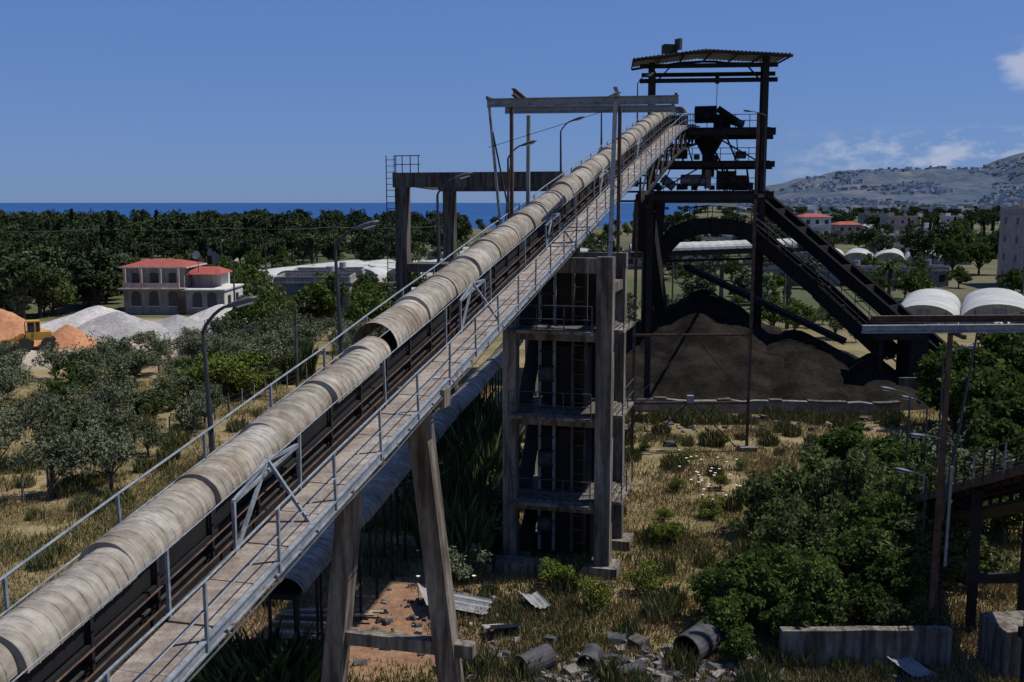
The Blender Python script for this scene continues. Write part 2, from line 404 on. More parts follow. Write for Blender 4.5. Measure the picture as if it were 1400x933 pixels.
br.beam(vz(C['fr'],24.6),vz(C['fr'],26.2)-Vector((1.5,0,0)),.12,.12,'dark'); br.beam(vz(C['fl'],24.6),vz(C['fl'],26.2)+Vector((1.5,0,0)),.12,.12,'dark')
rf=ht.part('corrugated_roof')
def roofrow(y,dz):
    o=[]
    for i in range(0,121):
        t=i/120; x=9.9+13.0*t
        z=26.85+(.75*min(t/.45,1) if t<.45 else .75-.35*(t-.45)/.55)+dz+.05*math.sin(i*math.pi/1.5)
        o.append(Vector((x+(y-86)*.1,y,z)))
    return o
r0,r1=roofrow(85.8,-.2),roofrow(95,.25)
vs=r0+r1; n=len(r0); rf.add(vs,[(i,i+1,n+i+1,n+i) for i in range(n-1)],'sheet')
for y_,rw in ((85.75,r0),(98.3,r1)):
    for i in range(0,120,10): rf.beam(rw[i]-Vector((0,0,.2)),rw[min(i+10,120)]-Vector((0,0,.2)),.12,.2,'dark')
for t in range(0,121,20): rf.beam(r0[t]-Vector((0,0,.14)),r1[t]-Vector((0,0,.14)),.1,.14,'dark')
mc=ht.part('machinery')
mc.box((13.0,87,27.55),(1.1,.8,.7),'dark',rot=.2); mc.box((13.7,86.8,27.9),(.25,.7,.9),'pipe',rot=.5)
mc.cyl((16.2,92.5,22.7),(18.0,92,22.7),.75,'dark',16)
mc.cyl((17.9,91,23.1),(19.6,91,22.0),.3,'dark2',10); mc.box((18.5,92,22.0),(1.3,1.1,1.3),'dark2'); mc.cyl((19.2,92,22.2),(20.4,92,21.8),.35,'pipe',12)
mc.cyl((17.0,90,20.8),(17.0,90,19.2),1.5,'dark2',8,.6); mc.cyl((17.0,90,19.2),(17.0,90,17.2),.55,'dark2',8)
mc.box((18.6,90,16.9),(1.5,1.2,1.6),'pipe'); mc.cyl((14.6,89.5,16.9),(16.6,89.5,16.9),.5,'sheet',12); mc.box((20.0,90.4,16.7),(1,1,1.3),'rust'); mc.box((16.9,89.5,17),(.5,.5,1.6),'pink')
mc.cyl((13,89.5,17.1),(14,89.5,16.3),.4,'bluesteel',10)
mc.box((14.3,88.6,19.1),(1.2,.7,.8),'dark'); mc.box((19.4,88.2,19.0),(.8,.6,.6),'pipe'); mc.cyl((17.6,90,23),(17.6,90,26.1),.03,'dark',5); mc.box((17.6,90,25.4),(.3,.3,.6),'dark')
for i in range(12):
    x=random.uniform(12.2,20.6); z=random.choice((16,16,18.5)); s_=random.uniform(.3,.7)
    mc.box((x,random.uniform(88,93),z+s_/2+.1),(s_,s_*.8,s_),random.choice(('dark','pipe','dark2')),rot=random.random())
for i in range(14):
    x=random.uniform(12.2,20.6); z=random.choice((16,18.5)); mc.cyl((x,88.4,z),(x+random.uniform(-1.2,1.2),88.8,z+2.4),random.uniform(.04,.1),random.choice(('rust','dark','pipe')),6)
rl2=ht.part('railings')
for z in (16.0,18.5,21.25):
    for p,q_ in (('fl','fr'),('fr','br')):
        a_,b_=vz(C[p],z),vz(C[q_],z)
        for i in range(9):
            t=i/8; c=a_+(b_-a_)*t; rl2.cyl(c,c+Vector((0,0,1.05)),.03,'dark',4)
        for hz_ in (.55,1.05): rl2.cyl(a_+Vector((0,0,hz_)),b_+Vector((0,0,hz_)),.03,'dark',4)
fr2=ht.part('approach_frame')
for x0,y0,x1 in ((7.3,61,12.0),(14.3,61,21.2)):
    fr2.beam((x0,y0,0),(x0+.1,y0,15.5 if x0<10 else 20.2),.17,.17,'rust',up=(0,1,0))
fr2.ibeam((9.9,74,0),(9.9,74,15.3),.4,.4,'dark')
fr2.ibeam((9.4,74,15.2),(17.8,74,15.2),.3,.5,'dark')
fr2.ibeam((7.4,61,15.4),(12,88,15.6),.3,.5,'dark'); fr2.ibeam((14.4,61,15.4),(21.2,87,15.6),.16,.22,'dark')
fr2.beam((7.3,61,15.3),(14.5,61,15.35),.2,.3,'dark')
for z in (2.95,7.1): fr2.beam((7.3,61,z),(14.35,61,z+.02),.12,.14,'rust')
fr2.beam((11,61,7),(14.3,61,3.1),.05,.05,'rust'); fr2.beam((7.3,61,3.0),(11,61,7),.05,.05,'rust')
fr2.beam((11,61,2.9),(13.9,60.6,0),.07,.07,'rust'); fr2.beam((10.6,61,2.9),(7.6,60.6,0),.07,.07,'rust')
fr2.box((10.8,61,3.2),(.4,.3,.45),'sheet'); fr2.box((14.33,61,.1),(1,1,.4),'conc')
fr2.ibeam((11.2,86,3),(10.2,75,14.8),.6,.9,'dark2')
fr2.beam((11.6,87.6,0),(11.6,87.6,15),.9,1.1,'dark2',up=(0,1,0))
fr2.beam((10.4,80,14.9),(12.6,86,6),.9,1.2,'dark2')
fr2.beam((11,84,11),(11.2,84,15.2),2.4,1.0,'dark2',up=(0,1,0))
for l in (14,22,30,38):
    fr2.ibeam(P(l,-3.1,-.35),P(l,.1,-.35),.25,.35,'dark')
for l in np.arange(16,50,3.0):
    for w in (-.1,-3.0):
        fr2.beam(P(l,w,-.3),P(l,w,-1.7),.12,.12,'dark'); fr2.beam(P(l,w,-1.7),P(l+3,w,-.3),.1,.1,'dark'); fr2.beam(P(l,w,-1.7),P(l+3,w,-1.7),.16,.2,'dark')
    fr2.beam(P(l,-.1,-1.7),P(l,-3.0,-1.7),.12,.12,'dark')
    fr2.beam(P(l,-1.7,-.5),P(l+3,-1.7,-.5),1.3,.6,'dark2')
ht.done()

def gallery(name,pts,w,hh,k='dark',rails=False):
    a=Asm(name); mb=a.part('girders')
    for i in range(len(pts)-1):
        p,q_=Vector(pts[i]),Vector(pts[i+1]); d=(q_-p).normalized(); sd=d.cross(Vector((0,0,1))).normalized()
        for s_ in (-1,1): mb.ibeam(p+sd*s_*w/2,q_+sd*s_*w/2,.3,hh,k); mb.beam(p+sd*s_*(w/2),q_+sd*s_*(w/2),.1,hh*.9,'dark2')
        mb.beam(p+Vector((0,0,-hh*.2)),q_+Vector((0,0,-hh*.2)),w-.2,.1,'dark2')
        n=max(1,int((q_-p).length/2.4))
        for j in range(n):
            c=p+(q_-p)*(j/n); a.part('ribs').beam(c-sd*(w/2+.14),c+sd*(w/2+.14),.1,hh*.9,k)
        n=max(1,int((q_-p).length/1.5))
        if rails:
            for s_ in (-1,1):
                for j in range(n):
                    c=p+(q_-p)*(j/n); a.part('railings').cyl(c+sd*s_*w/2,c+sd*s_*w/2+Vector((0,0,hh/2+1)),.035,k,4)
                for hz_ in (.5,1): a.part('railings').cyl(p+sd*s_*w/2+Vector((0,0,hh/2+hz_)),q_+sd*s_*w/2+Vector((0,0,hh/2+hz_)),.035,k,4)
    return a
gallery('inclined_gallery',[(21.4,89.5,15.5),(33.2,78,3.4)],2.0,1.15).done()
a=gallery('arched_discharge_gallery',[(11.6,86,10.2),(13.6,86,12.3),(15.0,86,12.95),(16.5,86,13.1),(18.6,86,12.95),(20.3,86,12.4),(25.2,83,7.9),(29.6,79,3.2)],2.0,1.3,rails=True)
hp=a.part('boot_hopper'); hp.box((30.6,77.5,3.0),(1.4,2.2,5.6),'dark2',rot=.1); hp.box((29.2,77.5,5.4),(3.4,2.4,1.3),'dark'); hp.box((32,77,1.2),(2.5,2,1.6),'dark2')
hp.beam((28.0,77,0),(28.0,77,5),.3,.3,'dark'); hp.box((30.6,76,1.0),(3.0,.3,1.9),'concd'); a.done()
gallery('stacker_boom',[(14.8,87,9.6),(26.6,81,4.0)],.8,.45).done()
fc=Asm('covered_conveyor_far'); mb=fc.part('cover')
n=10;vs=[]
for X in np.arange(14,34,.5):
    for j in range(n+1):
        a_=math.pi*j/n; vs.append(Vector((X,122+math.cos(a_)*1.3,9.2+(X-14)*.035+math.sin(a_)*.9+(.04 if int(X*2)%2 else 0))))
nr=len(vs)//(n+1); mb.add(vs,[(i*(n+1)+j,i*(n+1)+j+1,(i+1)*(n+1)+j+1,(i+1)*(n+1)+j) for i in range(nr-1) for j in range(n)],'plastic')
fc.part('truss').beam((14,122,8.8),(34,122,9.5),2.4,.5,'dark')
for X in range(15,34,2): fc.part('truss').beam((X,121,8.6),(X+1,121,7.4),.12,.12,'rust'); fc.part('truss').beam((X+1,121,7.4),(X+2,121,8.6),.12,.12,'rust')
fc.part('truss').beam((14,121,7.4),(34,121,7.9),.2,.2,'rust')
for X in (16,25,33): fc.part('piers').beam((X,122,0),(X,122,7.6),.5,.5,'concd')
fc.done()

lc=Asm('lower_covered_conveyor'); mb=lc.part('cover'); n=12; vs=[]
pa,pb=Vector((-6.9,29.6,3.3)),Vector((.2,72,5.2)); dd=pb-pa; Ln=dd.length; dn=dd.normalized(); sd=dn.cross(Vector((0,0,1))).normalized(); k_=int(Ln/.2)
for i in range(k_+1):
    c=pa+dn*(i*.2)+Vector((0,0,.05*math.sin(i*.13)))
    for dl,ri in ((0,.02),(.04,.02),(.05,0),(.195,0)):
        r=.62+ri-(i%8)*.003
        for j in range(n+1):
            a_=math.pi*j/n; vs.append(c+dn*dl+sd*math.cos(a_)*r+Vector((0,0,math.sin(a_)*r*.8)))
nr=len(vs)//(n+1)
mb.add(vs,[(i*(n+1)+j,i*(n+1)+j+1,(i+1)*(n+1)+j+1,(i+1)*(n+1)+j) for i in range(nr-1) for j in range(n)],'cover')
lc.part('frame').beam(pa-Vector((0,0,.12)),pb-Vector((0,0,.12)),.9,.16,'dark2')
for i in range(0,int(Ln),2):
    c=pa+dn*i
    for s_ in (-.45,.45): lc.part('legs').beam(c+sd*s_,(c.x+sd.x*s_,c.y+sd.y*s_,0),.08,.08,'dark')
lc.done()

cf=Asm('concrete_portal_frame'); mb=cf.part('columns')
fa=Vector((-6.4,60.5,0)); fb=fa+U*9.6
for p in (fa,fa+U*9.3,fa+V*6+U*.9,fa+V*6+U*9): mb.beam(vz(p,0),vz(p,15.9 if p is fa else 15.7),.7,.7,'concd',up=(V.x,V.y,0))
bb=cf.part('beams'); bb.beam(vz(fa-U*.5,16.3),vz(fb,16.3),.6,.85,'concd'); bb.beam(vz(fa+V*6+U*.3,16),vz(fa+V*6+U*9.4,16),.5,.6,'concd')
bb.beam(vz(fa-U*.4,11.2),vz(fa+U*4.2,11.2),.6,.5,'concd'); bb.beam(vz(fa+V*2-U*.4,11.25),vz(fa+V*2+U*4.5,11.25),3.5,.2,'concd'); bb.beam(vz(fa-U*.4,9.2),vz(fa+U*4.2,9.2),.55,.5,'conc')
bb.beam(vz(fa,16.25),vz(fa+V*6,16.05),.45,.5,'concd')
ld=cf.part('caged_ladder')
for s_ in (-.3,.3): ld.cyl(vz(fa-V*.5+U*(s_-.5),8),vz(fa-V*.5+U*(s_-.5),17.7),.03,'pole',5)
for z in np.arange(8,17.6,.35): ld.cyl(vz(fa-V*.5-U*.8,z),vz(fa-V*.5-U*.2,z),.018,'pole',4)
for t in (0,.5,1.0,1.5):
    ld.cyl(vz(fa+U*(t-.5),16.7),vz(fa+U*(t-.5),17.7),.03,'pole',5)
ld.cyl(vz(fa-U*.5,17.7),vz(fa+U*1.1,17.7),.03,'pole',5); ld.cyl(vz(fa-U*.5,17.2),vz(fa+U*1.1,17.2),.025,'pole',5)
cf.done()

# ------------------------------------------------------------------ right-hand structures
rc=Asm('side_belt_conveyor'); mb=rc.part('frame')
pa,pb=Vector((18.0,47,.4)),Vector((16.6,27,8.3)); dd=pb-pa; dn=dd.normalized(); sd=dn.cross(Vector((0,0,1))).normalized(); Ln=dd.length
for s_ in (-1.1,-.45,.45,1.1): mb.beam(pa+sd*s_,pb+sd*s_,.1,.28,'rust')
mb.beam(pa+Vector((0,0,.35)),pb+Vector((0,0,.35)),.8,.06,'belt'); mb.beam(pa+sd*.8+Vector((0,0,.16)),pb+sd*.8+Vector((0,0,.16)),.6,.05,'deck2'); mb.beam(pa-sd*.8+Vector((0,0,.16)),pb-sd*.8+Vector((0,0,.16)),.6,.05,'deck2')
mb.beam(pa+Vector((0,0,-.9)),pb+Vector((0,0,-.9)),1.6,.12,'dark2')
for i in range(int(Ln/.9)):
    c=pa+dn*i*.9
    for s_ in (-1.13,1.13):
        rc.part('railings').beam(c+sd*s_,c+sd*s_+Vector((0,0,1.05)),.055,.055,'bluesteel' if i%3==0 else 'dark')
    mb.beam(c-sd*1.1,c+sd*1.1,.06,.1,'dark')
    for s_ in (-.5,.5): mb.beam(c+sd*s_,c+sd*s_-Vector((0,0,.95)),.08,.08,'dark')
for s_ in (-1.13,1.13):
    for hz_ in (.5,1.05): rc.part('railings').cyl(pa+sd*s_+Vector((0,0,hz_)),pb+sd*s_+Vector((0,0,hz_)),.03,'rust',5)
for t in (.35,.62,.85):
    c=pa+dd*t
    for s_ in (-.9,.9): rc.part('piers').beam(c+sd*s_-Vector((0,0,.2)),(c.x+sd.x*s_,c.y,0),.3,.3,'dark')
    rc.part('piers').beam((c.x-1.2,c.y,1.9),(c.x+1.2,c.y,1.9),.25,.3,'dark')
rc.part('piers').box((16.6,31.6,.8),(2.2,1.6,1.6),'conc',rot=.1)
rc.done()
tp=Asm('steel_pipe_gantry'); mb=tp.part('posts')
mb.beam((14.1,33,0),(14.25,33,11.0),.13,.13,'rust',up=(0,1,0)); mb.beam((14.5,33.6,0),(14.5,33.6,11.0),.12,.12,'rust',up=(0,1,0))
mb.beam((14.42,32.8,3),(14.46,32.8,6.4),.07,.07,'bluesteel',up=(0,1,0))
for z in np.arange(.5,11,1.8): mb.beam((14.12,33.0,z),(14.5,33.6,z+.5),.025,.025,'dark')
bb=tp.part('beams'); bb.ibeam((11.3,32.8,10.95),(18.2,32.8,11.0),.2,.26,'bluesteel'); bb.ibeam((12.4,35.2,11.0),(19.5,35.2,11.05),.18,.24,'rust'); bb.beam((14.4,32.3,10.75),(14.9,35.6,10.75),.12,.14,'rust')
tp.done()
lamp((17.2,39,0),5.6,(-1,-.2,0),al=1.3); lamp((15.6,36,3.5),7.0,(1,.1,0),al=1.6,lean=(.9,0),rise=.5)
lamp((19.6,46,0),8.0,(1,0,0),al=.9); lamp((19.2,46.5,0),5.6,(-1,-.2,0),al=.8); lamp((20.9,86,15.9),6.2,(-1,-.1,0),al=1.3,rise=.2)
lamp((16.2,41,0),7.2,(-1,-.1,0),al=.7,rise=.15); lamp((15.8,38,0),4.6,(-1,.1,0),al=.6,rise=.1)

def wall(name,a,b,h,t,k,ck=None,gap=.15,hj=.09):
    as_=Asm(name); mb=as_.part('wall_body'); a=Vector(a); b=Vector(b); n=max(2,int((b-a).length/.9)); hs=[h+random.uniform(-hj,hj) for _ in range(n+1)]
    d=(b-a)/n; sd=d.cross(Vector((0,0,1))).normalized()*t/2
    vs=[]
    for i in range(n+1):
        p=a+d*i; jj=sd*(1+random.uniform(-.08,.08))
        vs+= [p-jj,p+jj,p+jj+Vector((0,0,hs[i])),p-jj+Vector((0,0,hs[i]))]
    fs=[(0,1,2,3),(4*n+3,4*n+2,4*n+1,4*n)]
    for i in range(n):
        o=4*i
        for j in range(4): fs.append((o+j,o+4+j,o+4+(j+1)%4,o+(j+1)%4))
    mb.add(vs,fs,k)
    cp=as_.part('coping')
    for i in range(n):
        if random.random()>gap: cp.beam(a+d*i+d*.01+Vector((0,0,hs[i]+.05)),a+d*(i+.99)+Vector((0,0,hs[i+1]+.05)),t*1.2,.09,ck or k)
    as_.done()
wall('concrete_wall',(8.7,31.6,-.1),(14.2,31.6,-.1),1.35,.3,'conc',None,.0,.02)
wall('retaining_wall',(7.5,73,-.1),(27.5,71.5,-.1),1.0,.5,'stone','concd',.6)
wall('retaining_wall',(9,70.2,-.1),(26.5,69.5,-.1),.3,.4,'concd','concd',.7)

def heap(name,cx,cy,rx,ry,h,k,seed=0,n=48,m=26,pw=1.0):
    mb=MB(); vs=[]
    for i in range(m+1):
        t=i/m
        for j in range(n):
            a=2*math.pi*j/n
            x=cx+math.cos(a)*rx*t*(1+.08*noise.noise(Vector((math.cos(a)*2,math.sin(a)*2,seed)))); y=cy+math.sin(a)*ry*t
            z=h*max(0,(1-t))**pw
            if t<.06: z=h*((1-.06)**pw)+h*.03*(1-t/.06)
            nz_=noise.noise(Vector((x*.35,y*.35,seed)))*h*.10+noise.noise(Vector((x*1.4,y*1.4,seed)))*h*.035+noise.noise(Vector((x*3.5,y*3.5,seed)))*h*.012
            vs.append((x,y,z+nz_*min(1,(1-t)*3)*(.3+.7*min(1,t*3))-.08))
    fs=[(i*n+j,i*n+(j+1)%n,(i+1)*n+(j+1)%n,(i+1)*n+j) for i in range(m) for j in range(n)]
    mb.add(vs,fs,k); return mb.obj(name,None,True)
heap('coal_heap',16.6,88,13.5,15,7.9,'coal',seed=3,n=110,m=60,pw=1.05)
heap('coal_heap',23,83,10,10.5,5.0,'coal',seed=5,n=90,m=46)
heap('coal_heap',10,84,7,10,3.6,'coal',seed=9,n=60,m=30)
heap('coal_heap',28,79,5,6,3.6,'coal',seed=19,n=60,m=30)
heap('sand_heap',-54.5,108,7.5,5,4.1,'sand_o',seed=1); heap('sand_heap',-46.8,107,3.8,3,2.5,'sand_o',seed=2); heap('sand_heap',-60,107,6,4,2.6,'sand_o',seed=12)
heap('gravel_heap',-44.5,115,8,5,3.0,'sand_g',seed=4); heap('gravel_heap',-38.5,117,6.5,4,2.4,'sand_g',seed=6); heap('gravel_heap',-50,123,8,5,2.9,'sand_w',seed=7)
heap('gravel_heap',-36.5,128,6.5,4,2.5,'sand_w',seed=8); heap('gravel_heap',-57,103,9,3,1.3,'sand_w',seed=10); heap('gravel_heap',-33,124,3,3,1.4,'sand_w',seed=11)
wl=Asm('wheel_loader'); x,y=-48.6,104.2
b=wl.part('body'); b.box((x,y,1.5),(2.4,1.5,.8),'yellow',rot=.5); b.box((x-1.3,y-.7,1.3),(1.2,1.1,.6),'yellow',rot=.5)
c=wl.part('cab'); c.box((x-.4,y-.2,2.4),(1.1,1.2,1.1),'window',rot=.5); c.box((x-.4,y-.2,3.0),(1.3,1.35,.12),'yellow',rot=.5)
for dx in (-.9,.1):
    for dy in (-.8,.3): c.beam((x+dx,y+dy-.1,1.8),(x+dx,y+dy-.1,3.0),.09,.09,'yellow',up=(0,1,0))
for dx,dy in ((-1.4,.3),(-.7,-1.4),(.6,1.1),(1.2,-.5)): wl.part('wheels').cyl((x+dx,y+dy,.7),(x+dx+.2,y+dy-.4,.7),.7,'tyre',16)
wl.part('arms').beam((x-1,y-1.2,1.6),(x-2.8,y-2.0,.8),.2,.3,'yellow'); wl.part('arms').beam((x-1.4,y-.2,1.6),(x-3.1,y-1.1,.8),.2,.3,'yellow')
bk=wl.part('bucket'); bk.beam((x-2.7,y-2.6,.5),(x-3.6,y-.5,.5),.9,.1,'yellow'); bk.beam((x-2.5,y-2.5,.8),(x-3.4,y-.4,.8),.1,.8,'yellow')
wl.done()

# ------------------------------------------------------------------ buildings
def house(name,x,y,w,d,h,floors=2,rot=0,wk='white',roof='flat',win=4,rk='redroof'):
    a=Asm(name); R=Matrix.Rotation(rot,3,'Z'); c=Vector((x,y,0))
    def G(px,py,pz): return c+R@Vector((px,py,pz))
    a.part('walls').box(G(0,0,h/2),(w,d,h),wk,rot)
    if roof=='flat':
        a.part('roof').box(G(0,0,h+.06),(w+.5,d+.5,.22),wk,rot)
        for s_ in (-1,1):
            a.part('roof').box(G(0,s_*(d/2),h+.5),(w,.2,.7),wk,rot); a.part('roof').box(G(s_*(w/2),0,h+.5),(.2,d-.25,.7),wk,rot)
        a.part('water_tank').cyl(G(w*.2,0,h+.9),G(w*.2,0,h+1.9),.55,'sheet',12)
        a.part('water_tank').box(G(w*.2,0,h+.5),(1,1,.8),'pole',rot)
        if floors>1: a.part('stair_house').box(G(-w*.25,d*.1,h+1.2),(2.4,2.4,2.2),wk,rot)
    else:
        o=.5; z0=h; z1=h+1.1
        vs=[G(-w/2-o,-d/2-o,z0),G(w/2+o,-d/2-o,z0),G(w/2+o,d/2+o,z0),G(-w/2-o,d/2+o,z0),G(-w/4,0,z1),G(w/4,0,z1)]
        a.part('roof').add(vs,[(0,1,5,4),(2,3,4,5),(1,2,5),(3,0,4),(3,2,1,0)],rk)
        a.part('roof').box(G(0,0,h-.1),(w+.9,d+.9,.16),wk,rot)
    fh=h/floors
    for f_ in range(floors):
        for i in range(win):
            X=-w/2+w*(i+.5)/win; zz=f_*fh+fh*.55
            if f_==0 and i==win//2:
                a.part('door').box(G(X,-d/2-.02,1.05),(1.1,.12,2.1),'rust',rot); continue
            a.part('windows').box(G(X,-d/2-.005,zz),(1.15,.1,1.25),'window',rot)
            a.part('sills').box(G(X,-d/2-.06,zz-.7),(1.4,.25,.1),wk,rot)
        for i in range(max(1,win-2)):
            Y=-d/2+d*(i+.5)/max(1,win-2)
            for s_ in (-1,1): a.part('windows').box(G(s_*(w/2+.005),Y,f_*fh+fh*.55),(.1,1.1,1.2),'window',rot)
        if f_>0:
            a.part('balcony').box(G(w*.15,-d/2-.7,f_*fh),(w*.5,1.4,.16),wk,rot)
            a.part('balcony').box(G(w*.15,-d/2-1.35,f_*fh+.5),(w*.5,.08,.85),wk,rot)
    a.done()
rh=Asm('red_roofed_house')
w_=rh.part('walls')
w_.box((-48.4,143,1.65),(8.6,9,3.3),'grey'); w_.box((-41.5,142.5,1.6),(5.2,9.5,3.2),'grey'); w_.box((-48.6,143.3,4.8),(8.0,8.2,2.8),'grey')
w_.box((-42.6,145,4.2),(4,4.5,2.0),'white'); w_.box((-38.85,142.5,1.6),(.08,9.4,3.1),'white')
r=rh.part('roof')
def hip(mb,cx,cy,w,d,z,hz_,k):
    mb.add([(cx-w/2,cy-d/2,z),(cx+w/2,cy-d/2,z),(cx+w/2,cy+d/2,z),(cx-w/2,cy+d/2,z),(cx-w/4,cy,z+hz_),(cx+w/4,cy,z+hz_)],[(0,1,5,4),(2,3,4,5),(1,2,5),(3,0,4),(3,2,1,0)],k)
r.box((-48.6,143.2,6.28),(9.2,9.4,.16),'white'); hip(r,-48.6,143.2,9.0,9.2,6.38,.8,'redroof'); hip(r,-42.3,143,5.2,7,5.3,.9,'redroof')
r.box((-48.5,138.0,3.45),(9.0,1.4,.2),'pink'); r.box((-41.5,142.3,3.32),(5.8,10,.2),'white')
for X in (-52.2,-50,-47.4,-45): rh.part('balcony_columns').box((X,137.9,4.8),(.28,.28,2.7),'pink')
rh.part('balcony_columns').box((-48.6,137.6,3.95),(7.6,.12,.6),'pink')
for X,zz in ((-51,1.8),(-48.6,1.8),(-46,1.8),(-42.5,1.7),(-40.5,1.7)):
    y0=138.44 if X<-45 else 137.7
    rh.part('windows').box((X,y0,zz),(1.2,.12,1.4),'window')
    rh.part('windows').cyl((X,y0-.065,zz+.7),(X,y0+.06,zz+.7),.6,'window',14)
    rh.part('sills').box((X,y0-.08,zz-.78),(1.6,.2,.12),'white')
for X in (-51,-48.6,-46): rh.part('windows').box((X,139.15,4.7),(1.3,.12,1.6),'window')
rh.part('door').box((-44.6,137.7,1.1),(1.1,.14,2.2),'rust')
for Y in (140,144): rh.part('windows').box((-38.77,Y,1.8),(.12,1.2,1.3),'window')
dsh=rh.part('satellite_dish'); dsh.cyl((-43,140.5,5.4),(-43,140.5,7.6),.05,'pole',6); dsh.cyl((-43,140.3,7.8),(-43.1,140,7.9),.2,'sheet',14,.6)
rh.done()
house('roadside_house',-30,168,11,8,3.4,1,.1,'grey','flat',4)
house('white_farmhouse',-99,205,9,7,3.4,1,.1,'white','flat',3)
house('white_farmhouse',-84,195,6,4,2.2,1,.1,'white','flat',2)
house('concrete_shed',-24.5,128,9,7,5.2,1,.05,'grey','flat',3)
house('apartment_building',97.0,186,13,12,13.2,4,-.12,'pink','flat',4)
house('red_roofed_house',96,330,9,9,10.5,3,.1,'white','hip',3)
house('red_roofed_house',123,380,9,8,7,2,.1,'pink','hip',3)
for (x,y,w,d,h,k) in ((60,188,16,6,2.6,'grey'),(74,186,8,6,2.8,'grey'),(50,192,9,6,2.8,'grey'),(64,225,9,7,3.4,'grey'),(110,300,10,8,5,'white'),(80,300,9,8,4,'grey'),(140,340,10,9,6,'white'),(60,310,9,8,4,'pink'),(130,450,14,9,7,'white'),(180,480,14,9,8,'pink'),(30,235,9,7,3.4,'grey'),(-74,255,10,8,4,'white'),(-120,260,10,8,4,'white'),(46,260,12,8,3.6,'pink'),(170,560,14,9,8,'white'),(210,600,14,9,8,'grey'),(240,560,12,9,7,'white')):
    house('village_house',x,y,w,d,h,2 if h>4.6 else 1,random.uniform(-.2,.2),k,'flat',3)
def greenhouse(x,y,w,length,h,rot,name='greenhouse_tunnel',k='plastic'):
    a=Asm(name); R=Matrix.Rotation(rot,3,'Z'); vs=[]; n=14; m=10
    for i in range(m+1):
        for j in range(n+1):
            t=math.pi*j/n; vs.append(Vector((x,y,0))+R@Vector((math.cos(t)*w/2*(1 if i%2 else .99),length*i/m,max(0,math.sin(t))**.75*h*(1 if i%2 else .985))))
    a.part('film').add(vs,[(i*(n+1)+j,i*(n+1)+j+1,(i+1)*(n+1)+j+1,(i+1)*(n+1)+j) for i in range(m) for j in range(n)]+[tuple(range(n+1))],k)
    ef=a.part('end_frame'); c0=Vector((x,y,0))
    ef.box(c0+R@Vector((0,-.05,h*.38)),(1.4,.1,h*.76),'grey',rot)
    for t in (-.3,.3): ef.box(c0+R@Vector((t*w,-.04,h*.35)),(.1,.08,h*.7),'rust',rot)
    a.done(smooth=('film',))
greenhouse(49.4,122,7.8,26,2.9,-.42); greenhouse(58.4,122,8.8,26,3.0,-.42); greenhouse(67.4,123,8.8,26,3.0,-.42); greenhouse(55.5,115,2.6,5,1.4,-.42)
for i in range(5): greenhouse(-48+i*6.6,188+i*2,6.4,40,2.6,-.35)
for i in range(4): greenhouse(-36+i*5.0,146,4.8,14,2.6,-.9)
for i in range(6): greenhouse(-8+i*7,240,6.6,40,3.2,.3)
for i in range(7): greenhouse(60+i*8,250,7.6,30,3.0,-.35)
for i in range(6): greenhouse(100+i*9,400,8.6,40,3.6,.6)
for i in range(6): greenhouse(150+i*9,520,8.6,40,3.6,.3)

upts=[(-16.6,78,7.5),(-63,180,9),(-36,150,9),(-34,125,8),(40,150,9),(75,150,9),(48,190,9),(95,160,10),(60,250,10),(-48,230,10),(22,140,9),(-95,150,8),(-104,196,10),(-82,204,10),(-60,212,10),(-38,220,10),(-16,228,10)]
for x,y,h in upts:
    a=Asm('utility_pole'); a.part('shaft').cyl((x,y,0),(x,y,h),.14,'concd',6,.09); a.part('crossarm').beam((x-.8,y,h-.4),(x+.8,y,h-.4),.1,.1,'rust')
    for s_ in (-.7,0,.7): a.part('insulators').cyl((x+s_,y,h-.35),(x+s_,y,h-.1),.05,'sheet',6)
    a.done()
pw=MB()
for (x0,y0,h0),(x1,y1,h1) in zip(upts[12:16],upts[13:17]):
    for s_ in (-.7,0,.7):
        pr=None
        for i in range(9):
            t=i/8; c=Vector((x0+(x1-x0)*t+s_,y0+(y1-y0)*t,h0-.1-1.0*4*t*(1-t)*.5))
            if pr: pw.cyl(pr,c,.025,'pole',3)
            pr=c
pw.obj('overhead_power_line')
fe=Asm('wire_fence'); pts=[Vector((-27+i*.396,38+i*2.0,0)) for i in range(34)]
for i,p in enumerate(pts):
    fe.part('posts').beam(p,p+Vector((random.uniform(-.05,.05),0,1.5)),.09,.09,'conc')
    if i:
        for z in (.4,.8,1.2): fe.part('wires').cyl(pts[i-1]+Vector((0,0,z)),p+Vector((0,0,z)),.008,'pole',3)
fe.done()

